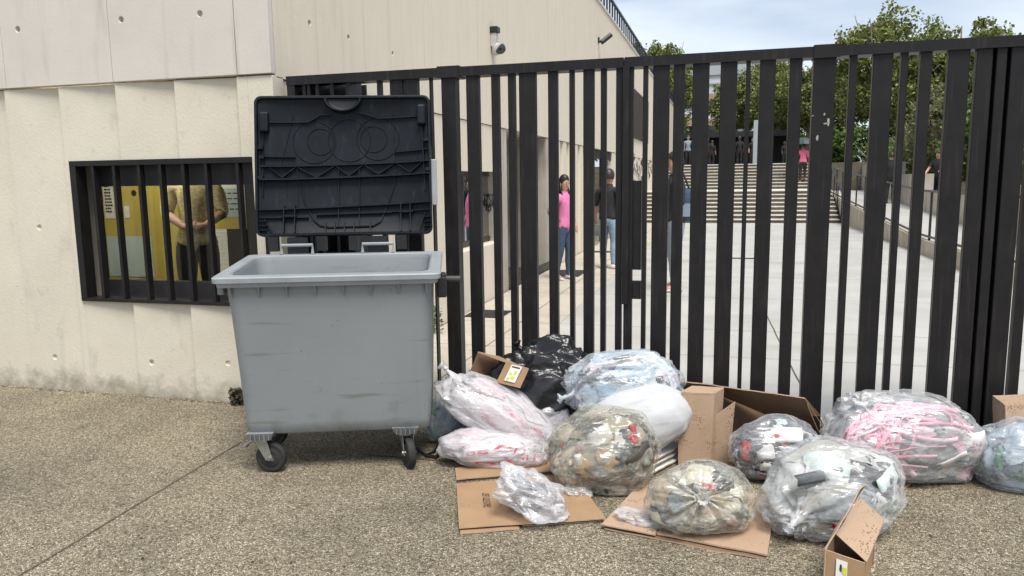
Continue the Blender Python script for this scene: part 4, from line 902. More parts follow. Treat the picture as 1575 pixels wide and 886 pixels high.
# ------------------------------------------------------------------ people
def person(label, loc, rotz, H, top, legs, shoes, pose, hair='short', skin='skin', sleeves=0.55, cat='person', group=None, detail=True, extra_top=.016, face=True):
    J = {'root': ((0, 0, .525), .072), 'spine': ((0, .004, .60), .066), 'chest': ((0, .0, .70), .078), 'chest2': ((0, 0, .775), .070), 'neckb': ((0, .004, .825), .038), 'neck': ((0, .0, .855), .031),
         'h1': ((0, -.006, .885), .040), 'h2': ((0, -.010, .925), .050), 'h3': ((0, -.006, .962), .050), 'h4': ((0, -.002, .985), .030)}
    E_ = [('root', 'spine', 'torso'), ('spine', 'chest', 'torso'), ('chest', 'chest2', 'torso'), ('chest2', 'neckb', 'torso'), ('neckb', 'neck', 'neck'), ('neck', 'h1', 'head'), ('h1', 'h2', 'head'), ('h2', 'h3', 'head'), ('h3', 'h4', 'head')]
    for sd_, sn in ((-1, 'L'), (1, 'R')):
        arm = pose.get('arm' + sn, ((.128 * sd_, .01, .655), (.135 * sd_, -.03, .51)))
        J['cl' + sn] = ((.055 * sd_, .0, .79), .050); J['sh' + sn] = ((.105 * sd_, .004, .795), .040)
        J['el' + sn] = (arm[0], .026); J['wr' + sn] = (arm[1], .0165)
        J['mu' + sn] = (tuple(Vector(J['sh' + sn][0]).lerp(Vector(arm[0]), .5)), .033); J['fo' + sn] = (tuple(Vector(arm[0]).lerp(Vector(arm[1]), .3)), .0265)
        E_ += [('chest2', 'cl' + sn, 'torso'), ('cl' + sn, 'sh' + sn, 'torso'), ('sh' + sn, 'mu' + sn, 'uparm'), ('mu' + sn, 'el' + sn, 'uparm2'), ('el' + sn, 'fo' + sn, 'forearm'), ('fo' + sn, 'wr' + sn, 'forearm')]
        d = (Vector(arm[1]) - Vector(arm[0])).normalized(); hd = pose.get('hand' + sn); 
        if hd: d = Vector(hd).normalized()
        side = d.cross(Vector((0, 1, 0)) if abs(d.y) < .8 else Vector((1, 0, 0))).normalized(); pal = Vector(arm[1]) + d * .028
        J['pa' + sn] = (tuple(pal), .017); E_.append(('wr' + sn, 'pa' + sn, 'hand'))
        if detail:
            curl = side.cross(d) * (.012)
            for k, (o_, L_) in enumerate(((-.0165, .042), (-.0055, .050), (.0055, .047), (.0165, .038))):
                b_ = pal + d * .018 + side * o_; J['f%d%s' % (k, sn)] = (tuple(b_), .0062); m__ = b_ + d * L_ * .55 + curl * .4; J['g%d%s' % (k, sn)] = (tuple(m__), .0052); e__ = m__ + d * L_ * .4 + curl; J['i%d%s' % (k, sn)] = (tuple(e__), .0042)
                E_ += [('pa' + sn, 'f%d%s' % (k, sn), 'hand'), ('f%d%s' % (k, sn), 'g%d%s' % (k, sn), 'hand'), ('g%d%s' % (k, sn), 'i%d%s' % (k, sn), 'hand')]
            b_ = pal - side * .02 * sd_ + curl * .6; J['t' + sn] = (tuple(b_), .0068); J['u' + sn] = (tuple(b_ + d * .024 - side * .010 * sd_ + curl), .005)
            E_ += [('pa' + sn, 't' + sn, 'hand'), ('t' + sn, 'u' + sn, 'hand')]
        leg = pose.get('leg' + sn, ((.058 * sd_, -.006, .285), (.060 * sd_, .012, .045)))
        J['hp' + sn] = ((.050 * sd_, .004, .49), .062); J['kn' + sn] = (leg[0], .036); J['an' + sn] = (leg[1], .022)
        J['th' + sn] = (tuple(Vector(J['hp' + sn][0]).lerp(Vector(leg[0]), .5)), .050); J['ca' + sn] = (tuple(Vector(leg[0]).lerp(Vector(leg[1]), .35) + Vector((0, .008, 0))), .034)
        J['to' + sn] = ((leg[1][0] + .010 * sd_, leg[1][1] - .085, leg[1][2] - .025), .016)
        E_ += [('root', 'hp' + sn, 'legs'), ('hp' + sn, 'th' + sn, 'legs'), ('th' + sn, 'kn' + sn, 'legs'), ('kn' + sn, 'ca' + sn, 'legs'), ('ca' + sn, 'an' + sn, 'legs'), ('an' + sn, 'to' + sn, 'foot')]
    names = list(J); idx = {n: i for i, n in enumerate(names)}
    me = bpy.data.meshes.new('p'); me.from_pydata([tuple(Vector(J[n][0]) * H) for n in names], [(idx[a], idx[b]) for a, b, _ in E_], [])
    ob = bpy.data.objects.new('p', me); COL.objects.link(ob); ob.modifiers.new('s', 'SKIN')
    bm = bmesh.new(); bm.from_mesh(me); ly_ = bm.verts.layers.skin.verify()
    for v in bm.verts:
        r = J[names[v.index]][1] * H; v[ly_].radius = (r, r); v[ly_].use_root = (v.index == 0)
    bm.to_mesh(me); bm.free(); sub = ob.modifiers.new('u', 'SUBSURF'); sub.levels = 2; sub.render_levels = 2
    body = evaluate(ob); bpy.data.objects.remove(ob)
    seg = [(Vector(J[a][0]) * H, Vector(J[b][0]) * H, l, (J[a][1] + J[b][1]) * .5 * H) for a, b, l in E_]
    def label_of(p):
        best = (1e9, '', 0)
        for a, b, l, r in seg:
            ab = b - a; t_ = max(0, min(1, (p - a).dot(ab) / max(ab.length_squared, 1e-9))); dd = (p - (a + ab * t_)).length - r
            if dd < best[0]: best = (dd, l, t_)
        return best[1], best[2]
    root = bpy.data.objects.new('person', body); COL.objects.link(root); body.materials.append(M[skin]); root.location = loc; root.rotation_euler = (0, 0, rotz)
    body.polygons.foreach_set('use_smooth', [True] * len(body.polygons)); tag(root, label, cat, group)
    fl = [label_of(p.center) for p in body.polygons]
    def cloth(name, sel, off, m_):
        fs = [list(body.polygons[i].vertices) for i in range(len(fl)) if sel(fl[i], body.polygons[i].center)]
        used = sorted({v for f in fs for v in f}); mp_ = {v: i for i, v in enumerate(used)}
        mb = MB(); P = []
        for v in used:
            c = body.vertices[v].co; n_ = body.vertices[v].normal
            P.append(c + n_ * (off * H * (1 + .35 * noise.noise(Vector(c) * 9 + Vector((loc[0], 0, 0))))))
        mb.add(P, [[mp_[v] for v in f] for f in fs]); o = mb.build(name, m_, root, True); sm = o.modifiers.new('t', 'SOLIDIFY'); sm.thickness = .004; sm.offset = -1; return o
    zs = .515 * H
    cloth('top', lambda l, c: (l[0] in ('torso',) and c.z > zs * .93) or l[0] == 'uparm' or (l[0] == 'uparm2' and sleeves > .5) or (l[0] == 'forearm' and sleeves > .9) or (l[0] == 'legs' and c.z > zs), .0085, M[top])
    cloth('trousers', lambda l, c: l[0] == 'legs' and c.z < zs * 1.06 or (l[0] == 'torso' and c.z < zs * 1.1), .0055, M[legs])
    for sn in 'LR':
        a = Vector(J['an' + sn][0]) * H; mb = MB(); rg = []
        for f, hw, hh in ((.038, .018, .030), (.030, .026, .045), (.0, .028, .050), (-.04, .029, .036), (-.075, .029, .026), (-.098, .020, .020), (-.106, .008, .010)):
            y_ = a.y + f * H; z0 = a.z - .045 * H; rg.append([(a.x + math.cos(t_) * hw * H, y_, z0 + max(0, (math.sin(t_) * .5 + .5)) * hh * H) for t_ in [2 * PI * i / 10 for i in range(10)]])
        mb.loft(rg); mb.build('shoe', M[shoes], root, True)
    # head details
    hz = .925 * H
    if face:
        for sd_ in (-1, 1):
            MB().lathe([(0, -.0055 * H), (.0035 * H, -.003 * H), (.0045 * H, 0), (.0035 * H, .003 * H), (0, .0055 * H)], (sd_ * .018 * H, -.058 * H, hz + .008 * H), k=8).build('eye', M['hair'], root, True)
            MB().box((sd_ * .018 * H, -.0595 * H, hz + .0195 * H), (.020 * H, .004 * H, .003 * H)).build('eyebrow', M['hair'], root)
            MB().loft([[(sd_ * (.048 + dx) * H, (.0 + .011 * math.cos(t_) * s) * H, hz + (.002 + .017 * math.sin(t_) * s) * H) for t_ in [PI * i / 4 for i in range(8)]] for dx, s in ((0, .8), (.006, 1), (.009, .7))]).build('ear', M[skin], root, True)
        MB().loft([[(dx * s * H, (-.054 + dy * s) * H, hz + zz_ * H) for dx, dy in ((-.008, .004), (0, -.006), (.008, .004), (0, .008))] for zz_, s in ((.012, .5), (0, 1.0), (-.012, 1.6), (-.017, .9))]).build('nose', M[skin], root, True)
        MB().box((0, -.0555 * H, hz - .026 * H), (.022 * H, .008 * H, .007 * H)).build('mouth', M['lip'], root, bevel=.002)
    if hair != 'none':
        mb = MB(); rg = []; n = 18
        for i in range(9):
            ph = PI * .60 * i / 8
            rg.append([(.0585 * H * math.sin(ph) * math.cos(t_), (.003 + .061 * math.sin(ph) * math.sin(t_)) * H, hz + .010 * H + .089 * H * math.cos(ph) * (1 if ph < PI / 2 else .7) + (0.062 * H * max(0, -math.sin(t_)) * (i / 8) ** 1.5)) for t_ in [2 * PI * j / n for j in range(n)]])
        mb.loft(rg, cap0=False, cap1=False)
        if hair == 'long':
            rnd = random.Random(5)
            for k in range(46):
                t_ = rnd.uniform(-.15, PI + .15); x0, y0 = .054 * math.cos(t_), .010 + .052 * math.sin(t_); fw_ = rnd.uniform(-.01, .01)
                front = -.035 if abs(math.cos(t_)) > .75 else 0
                mb.tube([(x0 * H, y0 * H, hz + .02 * H), (x0 * 1.15 * H, (y0 + front * .3) * H, hz - .05 * H), (x0 * 1.1 * H, (y0 + front * 1.2 + .008) * H, hz - .11 * H), (x0 * .95 * H, (y0 + front * 1.8 + fw_) * H, hz - .185 * H)], .008 * H, 5, rs=[.010 * H, .011 * H, .009 * H, .003 * H])
        mb.build('hair', M['hair'], root, True)
    return root

wx = at(868, 430, 2, 0)
woman = person('woman in pink sleeveless top and dark jeans standing behind the gate', (wx.x, wx.y, 0.004), R(58), 1.64, 'pink', 'denim', 'shoe',
       {'armL': ((-.185, .06, .665), (-.115, .0, .56)), 'handL': (.5, -.1, -.5), 'armR': ((.112, -.01, .66), (.095, -.08, .545)), 'legR': ((.055, -.02, .285), (.06, -.01, .045)), 'legL': ((-.06, .0, .285), (-.085, .04, .045))}, 'long', sleeves=.4)
woman.scale = (.86, .90, 1.0)
mx_ = at(936, 413, 2, 0)
person('man in black top and pale jeans seen from behind, left of the gate seam', (mx_.x, mx_.y, .004), R(165), 1.74, 'cloth_black', 'denim_pale', 'shoe', {'armR': ((.15, .0, .66), (.17, -.05, .53))}, 'short', sleeves=.6)
cx_ = at(1036, 448, 2, 0)
capman = person('tall person in red cap, black top and grey jeans behind the wide gate bars', (cx_.x, cx_.y, .006), R(-75), 1.92, 'cloth_black', 'cloth_grey', 'shoe', {'armL': ((-.125, .01, .66), (-.115, .0, .52))}, 'short', sleeves=.8)
c_ = MB().lathe([(0, .075), (.06, .07), (.098, .04), (.108, 0), (.10, -.01)], (0, 0, 1.815), k=18); c_.loft([[(x_, -.10 - y_, 1.81 + z_) for x_, z_ in ((-.07, 0), (0, .015), (.07, 0), (0, -.006))] for y_ in (0, .07, .11)])
tag(c_.build('cap', M['cloth_red'], None, True), 'red peaked cap on the head of the tall person', 'cap')
bpy.data.objects['cap'].location = capman.location; bpy.data.objects['cap'].rotation_euler = capman.rotation_euler
# blue bag carried on that person's back
p_ = at(1056, 315, 1, cx_.y - .02)
bgp = thing('shoulder_bag', 'faded blue shoulder bag hanging on the tall person with red cap', 'bag', (p_.x - .02, cx_.y - .02, p_.z - .22))
MB().loft([ring(-.15 * s, .15 * s, -.08 * s, .08 * s, .05 * s, z_) for s, z_ in ((.7, 0), (1, .05), (1.05, .2), (.95, .38), (.7, .44))]).build('bag_body', M['denim'], bgp, True)
MB().loft([ring(-.11, .11, -.10, -.07, .012, z_) for z_ in (.06, .24)]).build('pocket', M['cloth_grey'], bgp)
MB().tube([(-.1, 0, .42), (-.16, 0, .6), (-.06, .02, .72), (.06, 0, .42)], .014, 6).build('strap', M['cloth_black'], bgp)
# climbing the stairs under an umbrella
sy_ = SY0 + 7 * TREAD + 3.2 + TREAD * 1.4; sz_ = RISE * 10
sp = at(1234, 280, 1, sy_)
person('person in coral pink top and black trousers climbing the stairs under an umbrella', (sp.x, sy_, sz_), R(180), 1.58, 'hotpink', 'cloth_black', 'cloth_red', {'armR': ((.13, -.06, .69), (.06, -.12, .78)), 'legL': ((-.055, -.06, .30), (-.055, -.02, .11))}, 'short', skin='skin_dark', detail=False)
um = thing('umbrella', 'dark umbrella held over the person in coral pink on the stairs', 'umbrella', (sp.x - .02, sy_ + .05, sz_ + 1.1))
MB().tube([(0, 0, 0), (0, 0, .72)], .012, 6).build('shaft', M['black'], um)
mb = MB(); rg = []
for i in range(7):
    a = i / 6; r = .52 * math.sin(a * 1.35); rg.append([(r * (1 - .05 * (j % 2)) * math.cos(2 * PI * j / 16), r * (1 - .05 * (j % 2)) * math.sin(2 * PI * j / 16), .42 + .30 * math.cos(a * 1.5)) for j in range(16)])
mb.loft(rg, cap0=False, cap1=False); mb.build('canopy', M['umbrella'], um)
# on the ramp
p_ = at(1368, 313, 1, 28.0)
person('man in black clothes walking up the ramp', (p_.x, 28.0, rampz(28) + .008), R(160), 1.66, 'cloth_black', 'cloth_black', 'cloth_black', {}, 'short', detail=False)
p_ = at(1441, 290, 1, 26.5)
person('woman in black with bare arm reaching out behind the retaining wall', (max(p_.x, RX + .6), 26.5, .7), R(-50), 1.6, 'cloth_black', 'cloth_black', 'cloth_black', {'armR': ((.15, -.03, .68), (.13, -.14, .62)), 'armL': ((-.15, -.08, .66), (-.12, -.2, .57))}, 'short', sleeves=.4, detail=False)
# on the terrace
yy = TY + 10.0
for i, (px, tp, hh, lb, rz) in enumerate(((1058, 'cloth_grey', 1.62, 'person in pale blue top at the left end of the terrace, hand raised', 10), (1088, 'cloth_black', 1.70, 'person in black under the left part of the canopy', 200), (1095, 'cloth_black', 1.66, 'second person in black, close beside the other under the canopy', 150),
                                (1137, 'cloth_black', 1.64, 'person in dark clothes near the middle of the terrace', 180), (1157, 'cloth_black', 1.74, 'person in black just left of the grey terrace post', 20), (1206, 'cloth_black', 1.52, 'small dark figure at the right of the terrace', 40))):
    dy_ = (-4.5, 1.0, 3.2, -1.5, 2.4, 3.8)[i]; p_ = at(px, 245, 1, yy + dy_)
    person(lb, (p_.x, yy + dy_, TZ), R(rz), hh, tp, 'cloth_black', 'cloth_black', {'armR': ((.13, -.05, .68), (.09, -.10, .82))} if i == 0 else {}, 'short', detail=False, skin='skin' if i % 2 == 0 else 'skin_dark')
# the guard indoors
p_ = at(300, 330, 1, 5.85)
person('man in mustard checked shirt with clasped hands behind the barred window', (p_.x, 5.85, .16), R(30), 1.78, 'check', 'cloth_black', 'cloth_black',
       {'armL': ((-.130, -.02, .665), (-.03, -.125, .60)), 'handL': (1, -.1, -.15), 'armR': ((.135, -.02, .665), (.06, -.125, .605)), 'handR': (-1, -.1, -.15)}, 'short', sleeves=.8)

# ------------------------------------------------------------------ rubbish: cardboard
def panel(t, quad, n, name='panel', th=.006, m='card', inner='card_in', label=None):
    """corrugated sheet: outer face, inner face, pale cut edges"""
    q = [Vector(p) for p in quad]; n = Vector(n).normalized()
    # subdivide and warp a little so that the sheet is not perfectly flat
    k = 8; P = []; Bk = []
    for j in range(k + 1):
        for i in range(k + 1):
            u, v = i / k, j / k; p = (q[0] * (1 - u) + q[1] * u) * (1 - v) + (q[3] * (1 - u) + q[2] * u) * v
            w_ = noise.noise(p * 6 + Vector((len(name), 3, 1))) * .006 + noise.noise(p * 17) * .0022; P.append(p + n * w_); Bk.append(p + n * (w_ - th))
    g = k + 1; mb = MB()
    F1 = [(j * g + i, j * g + i + 1, (j + 1) * g + i + 1, (j + 1) * g + i) for j in range(k) for i in range(k)]
    mb.add(P + Bk, F1, 0); o = len(P)
    for f in F1: mb.f.append([x_ + o for x_ in f][::-1]); mb.m.append(1)
    edge = [i for i in range(g)] + [j * g + k for j in range(1, g)] + [k * g + i for i in range(k - 1, -1, -1)] + [j * g for j in range(k - 1, 0, -1)]
    for a, b in zip(edge, edge[1:] + edge[:1]): mb.f.append([a, b, b + o, a + o]); mb.m.append(2)
    ob = mb.build(name, [M[m], M[inner], M['card_edge']], t)
    if label: ob['label'] = label
    return ob
def on_ground(px, py, z=GZ): return at(px, py, 2, z)
def put_text(s, size, c, xdir, ydir, m, parent, name='lettering', tall=1.0):
    V, Fc = text_mesh(s, size); V = [(v[0], v[1] * tall, 0) for v in V]; c = Vector(c); xd = Vector(xdir).normalized(); yd = Vector(ydir).normalized(); nn = xd.cross(yd)
    o = MB().add([c + xd * v[0] + yd * v[1] + nn * .0012 for v in V], Fc).build(name, M[m], parent); o['kind'] = 'stuff'; return o
UP = Vector((0, 0, 1))
# flattened box, left
t = thing('flattened_box', 'flattened brown cardboard box printed 760 570 150 under the small crumpled clear bag', 'cardboard box')
z = GZ + .012
q = [on_ground(x_, y_, z + .012) for x_, y_ in ((707, 811), (797, 805), (772, 735), (703, 742))]
A0 = on_ground(706, 812, z + .012); A1 = on_ground(930, 797, z + .012); A2 = on_ground(884, 728, z + .012); A3 = on_ground(702, 744, z + .012)
main = panel(t, [A0, A1, A2, A3], UP, 'main_panel')
for p_, n_ in (((A0, A1), .02),): pass
lo0 = on_ground(708, 821, GZ + .008); lo1 = on_ground(799, 813, GZ + .008); panel(t, [lo0, lo1, on_ground(797, 800, GZ + .008), on_ground(707, 808, GZ + .008)], UP, 'lower_flap')
panel(t, [on_ground(803, 808, GZ + .008), on_ground(934, 800, GZ + .008), on_ground(925, 785, GZ + .008), on_ground(800, 792, GZ + .008)], UP, 'lower_flap')
panel(t, [on_ground(702, 737, z + .01), on_ground(862, 722, z + .01), on_ground(850, 706, z + .012), on_ground(700, 719, z + .012)], UP, 'top_flap')
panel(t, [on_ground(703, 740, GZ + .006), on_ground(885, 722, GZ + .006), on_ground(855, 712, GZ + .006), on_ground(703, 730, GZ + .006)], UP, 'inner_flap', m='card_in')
c_ = on_ground(749, 769, z + .0135 + .004); d1 = (on_ground(751, 785, z) - on_ground(746, 752, z)); put_text('760 570 150', .034, c_, -d1, Vector((-1, 0, 0)), 'ink', t, tall=1.7)
c_ = on_ground(812, 797, z + .018); put_text('(5)', .018, c_, (A1 - A0), UP.cross(A1 - A0), 'ink', t)
# flat cardboard, right
t = thing('cardboard_sheet', 'flat pinkish brown cardboard lying under the round tied clear bag', 'cardboard')
Q = [(1010, 820), (1180, 853), (1194, 765), (1040, 735)]
B_ = [on_ground(x_, y_, GZ + .022) for x_, y_ in Q]; panel(t, B_, UP, 'sheet', m='card_wet', th=.008)
panel(t, [on_ground(925, 806, GZ + .03), on_ground(1008, 822, GZ + .026), on_ground(1038, 745, GZ + .024), on_ground(990, 738, GZ + .03)], UP, 'left_flap', m='card_wet')
panel(t, [on_ground(930, 812, GZ + .012), on_ground(1178, 860, GZ + .008), on_ground(1190, 790, GZ + .01), on_ground(985, 760, GZ + .012)], UP, 'under_sheet', m='card_in')
# small open box on the pile
t = thing('small_open_box', 'small open cardboard box with white and lime label perched on the red-printed bag', 'cardboard box')
yb = 4.30
P = lambda x_, y_, d=0.0: at(x_, y_, 1, yb + d)
nf = Vector((-.2, -1, .25))
fr = [P(763, 588, -.12), P(800, 597, -.14), P(813, 567, -.10), P(779, 555, -.08)]
panel(t, fr, nf, 'label_face')
bk = [P(724, 573, .0), P(735, 540, .06), P(779, 555, -.08), P(763, 588, -.12)]
panel(t, [P(735, 540, .0), P(779, 556, -.08), P(813, 567, -.1), P(768, 548, .10)], (0, .1, 1), 'top_face')
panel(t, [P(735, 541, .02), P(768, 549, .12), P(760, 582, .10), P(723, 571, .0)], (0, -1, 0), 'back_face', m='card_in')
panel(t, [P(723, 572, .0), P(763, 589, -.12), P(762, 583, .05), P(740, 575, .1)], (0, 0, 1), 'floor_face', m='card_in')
panel(t, [P(723, 573, -.004), P(753, 585, -.09), P(752, 582, -.10), P(722, 569, -.01)], nf, 'lower_lip', m='card')
e0 = (fr[1] - fr[0]); e1 = (fr[3] - fr[0]); nn = e0.cross(e1).normalized(); nn = nn if nn.y < 0 else -nn
def on_face(u, v, o_=.004): return fr[0] + e0 * u + e1 * v + nn * o_
lab = MB().slab([on_face(.28, .16, .0065), on_face(.72, .16, .0065), on_face(.72, .9, .0065), on_face(.28, .9, .0065)], nn, .002).build('label', M['white'], t)
MB().slab([on_face(.33, .78, .0078), on_face(.66, .78, .0078), on_face(.66, .84, .0078), on_face(.33, .84, .0078)], nn, .001).build('black_bar', M['ink'], lab)
for u, v, a_, b_ in ((.34, .2, .12, .14), (.48, .28, .15, .12), (.36, .45, .1, .1), (.52, .5, .1, .16)):
    MB().slab([on_face(u, v, .0078), on_face(u + a_, v, .0078), on_face(u + a_, v + b_, .0078), on_face(u, v + b_, .0078)], nn, .001).build('lime_patch', M['lime'], lab)
# big open box behind
t = thing('large_open_box', 'large brown cardboard box lying open, its wide lid propped over the black-filled bag', 'cardboard box')
yb = 4.45
top_q = [P(1040, 588, .0), P(1110, 594, .08), P(1238, 614, .1), P(1275, 668, -.35)]
L0, L1, L2, L3 = P(1042, 587, .15), P(1112, 595, .22), P(1238, 613, .18), P(1276, 672, -.12)
L1, L2, L0, L3 = P(1112, 595, .02), P(1238, 613, -.08), P(1042, 587, .02), P(1276, 672, -.12)
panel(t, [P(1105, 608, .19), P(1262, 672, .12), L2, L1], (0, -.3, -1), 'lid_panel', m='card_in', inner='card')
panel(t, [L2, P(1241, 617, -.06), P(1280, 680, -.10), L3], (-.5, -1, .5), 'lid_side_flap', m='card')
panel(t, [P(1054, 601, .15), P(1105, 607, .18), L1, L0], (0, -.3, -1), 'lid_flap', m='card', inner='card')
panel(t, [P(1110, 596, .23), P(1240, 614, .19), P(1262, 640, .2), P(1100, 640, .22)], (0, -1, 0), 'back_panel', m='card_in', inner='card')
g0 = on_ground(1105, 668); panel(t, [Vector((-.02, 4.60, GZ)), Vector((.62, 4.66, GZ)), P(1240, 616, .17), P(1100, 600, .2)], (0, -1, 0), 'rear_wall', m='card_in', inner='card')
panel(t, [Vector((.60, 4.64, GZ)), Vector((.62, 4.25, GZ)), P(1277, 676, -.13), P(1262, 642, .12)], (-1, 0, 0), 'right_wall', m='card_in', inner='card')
# tall standing box
t = thing('standing_box', 'tall narrow rain-spotted cardboard box standing upright beside the white sack', 'cardboard box')
yb = 4.20
S = lambda x_, y_, d=0.0: at(x_, y_, 1, yb + d)
s0, s1 = on_ground(1043, 716), on_ground(1093, 718); s2 = S(1102, 606, .0); s3 = S(1053, 603, -.02)
s0 = Vector((s0.x, s0.y, GZ)); dpt = Vector((.05, .14, 0))
s2 = Vector((s1.x + .012, s1.y + .02, at(1102, 606, 1, s1.y + .02).z)); s3 = Vector((s0.x + .012, s0.y + .02, at(1053, 603, 1, s0.y + .02).z))
panel(t, [s0, s1, s2, s3], (0, -1, 0), 'front_panel', m='card_wet'); panel(t, [s1, s1 + dpt, s2 + dpt, s2], (1, -.3, 0), 'side_panel', m='card_wet'); panel(t, [s0 + dpt, s0, s3, s3 + dpt], (-1, 0, 0), 'side_panel', m='card_wet')
panel(t, [s3, s2, s2 + dpt, s3 + dpt], (0, 0, 1), 'top_panel', m='card_wet')
f0 = s1 + Vector((.01, .06, 0)); f1 = on_ground(1116, 712) ; hz_ = at(1131, 618, 1, f1.y).z
panel(t, [f0, Vector((f1.x + .02, f1.y, GZ)), Vector((at(1131, 618, 1, f1.y).x, f1.y, hz_)), Vector((f0.x + .01, f0.y, at(1103, 640, 1, f0.y).z))], (.4, -1, 0), 'open_flap', m='card_wet')
# front open box
t = thing('front_open_box', 'rain-spotted cardboard box with raised flaps in the foreground, lower right', 'cardboard box')
yb = 3.02
fx = at(1268, 850, 1, 3.03); gx_ = at(1330, 866, 1, 3.10)
zf = at(1300, 858, 1, 3.06).z
b0 = Vector((fx.x, 3.03, GZ)); b1 = Vector((gx_.x, 3.10, GZ)); dp = Vector((.07, .20, 0)); h0 = at(1268, 845, 1, 3.03).z; h1 = at(1333, 866, 1, 3.10).z
b0t = Vector((b0.x, b0.y, h0)); b1t = Vector((b1.x, b1.y, h1))
panel(t, [b0, b1, b1t, b0t], (0, -1, 0), 'front_panel', m='card')
panel(t, [b1, b1 + dp, b1t + dp, b1t], (1, 0, 0), 'side_panel', m='card'); panel(t, [b0 + dp, b0, b0t, b0t + dp], (-1, 0, 0), 'side_panel', m='card')
panel(t, [b1 + dp, b0 + dp, b0t + dp, b1t + dp], (0, 1, 0), 'back_panel', m='card')
tl, tr, br = at(1322, 764, 1, 3.32), at(1360, 798, 1, 3.33), at(1333, 866, 1, 3.10)
panel(t, [at(1286, 822, 1, 3.14), br + Vector((0, 0, .002)), tr, tl], (-.3, -.4, 1), 'raised_flap', m='card_wet')
panel(t, [b0t + Vector((0, 0, .002)), at(1284, 812, 1, 3.12), at(1330, 745, 1, 3.28), at(1322, 752, 1, 3.20)], (-1, -.4, .4), 'thin_flap', m='card_wet')
e0 = b1t - b0t; e1 = Vector((0, 0, -1)); nn = Vector((.25, -1, 0)).normalized()
def fl_(u, v, o_): return b0t + (b1t - b0t) * u + Vector((0, 0, -v)) + nn * o_
lab = MB().slab([fl_(.28, .115, .007), fl_(.56, .115, .007), fl_(.56, .02, .007), fl_(.28, .02, .007)], nn, .002).build('label', M['white'], t)
MB().slab([fl_(.44, .075, .009), fl_(.54, .075, .009), fl_(.54, .045, .009), fl_(.44, .045, .009)], nn, .001).build('lime_patch', M['lime'], lab)
MB().slab([fl_(.36, .06, .009), fl_(.42, .07, .009), fl_(.42, .04, .009), fl_(.38, .035, .009)], nn, .001).build('black_mark', M['ink'], lab)
# tan corner and pale panel at the right, white strips in the middle
t = thing('cardboard_scrap', 'tan corner of flat cardboard sticking out between pink bag and big clear bag', 'cardboard')
panel(t, [on_ground(1340, 790, GZ + .012), on_ground(1372, 768, GZ + .012), on_ground(1410, 733, GZ + .02), on_ground(1360, 730, GZ + .02)], UP, 'sheet', m='card')
t = thing('pale_box', 'pale pinkish cardboard box half out of frame above the blue-grey bag', 'cardboard box')
a_, b_, c_, d_ = at(1548, 668, 1, 4.42), at(1640, 676, 1, 4.42), at(1640, 622, 1, 4.46), at(1546, 624, 1, 4.46)
panel(t, [a_, b_, c_, d_], (0, -1, .1), 'front_panel', m='card_wet'); dp = Vector((0, .2, 0)); panel(t, [d_, c_, c_ + dp, d_ + dp], (0, 0, 1), 'top_panel', m='card_wet'); panel(t, [a_ + dp, a_, d_, d_ + dp], (-1, 0, 0), 'side_panel', m='card_wet')
panel(t, [Vector((a_.x, 4.5, GZ)), Vector((b_.x, 4.5, GZ)), Vector((b_.x, 4.5, b_.z)), Vector((a_.x, 4.5, a_.z))], (0, -1, 0), 'lower_panel', m='card_in')
t = thing('folded_boards', 'folded white plastic boards lying under the white sack', 'plastic boards')
for k, (dy, dz) in enumerate(((0, 0), (10, .0), (18, .0))):
    panel(t, [on_ground(985, 738 - dy, GZ + .02 + .03 * k), on_ground(1040, 708 - dy, GZ + .02 + .03 * k), on_ground(1052, 694 - dy, GZ + .025 + .03 * k), on_ground(1010, 704 - dy, GZ + .025 + .03 * k)], UP, 'board', th=.008, m='white', inner='white')

# ------------------------------------------------------------------ rubbish: bags
def C_(*a): return a
PAL = dict(
    red=[(.74, .71, .71), (.78, .76, .76), (.76, .66, .67), (.68, .68, .70), (.78, .72, .72), (.74, .55, .58)],
    blue=[(.52, .62, .70), (.66, .74, .78), (.80, .84, .85), (.40, .52, .62), (.60, .66, .68), (.75, .62, .64), (.07, .08, .09), (.72, .80, .84)],
    mixed=[(.40, .36, .27), (.34, .29, .20), (.66, .63, .56), (.10, .10, .09), (.22, .17, .11), (.05, .05, .055), (.42, .27, .12), (.22, .23, .18), (.50, .45, .36), (.40, .09, .08), (.12, .12, .115), (.14, .11, .08)],
    cream=[(.70, .68, .57), (.78, .77, .68), (.42, .38, .29), (.16, .18, .19), (.74, .72, .62), (.33, .28, .20), (.70, .35, .36), (.80, .79, .72), (.50, .40, .28)],
    silver=[(.70, .70, .66), (.78, .78, .73), (.34, .37, .38), (.06, .07, .08), (.66, .76, .70), (.80, .80, .76), (.50, .48, .42), (.64, .58, .44)],
    pink=[(.30, .30, .30), (.62, .58, .56), (.72, .40, .48), (.50, .46, .46), (.78, .76, .74), (.20, .20, .22), (.76, .55, .62), (.55, .45, .35)],
    blackish=[(.03, .03, .035), (.05, .05, .055), (.65, .66, .66), (.04, .04, .045), (.72, .74, .72), (.60, .70, .72), (.55, .08, .06), (.02, .02, .02)],
    bluegrey=[(.45, .53, .60), (.60, .67, .72), (.30, .36, .42), (.70, .74, .76), (.10, .12, .15), (.20, .40, .25), (.52, .58, .66)],
    clear=[(.72, .72, .74), (.80, .80, .82), (.62, .62, .66)])
PALM = {}
def pal_mats(k):
    if k not in PALM: PALM[k] = [mat('rubbish_%s_%d' % (k, i), c, tuple(x_ * .72 for x_ in c), .6, 14, .3, 30, dist=.004) for i, c in enumerate(PAL[k])]
    return PALM[k]
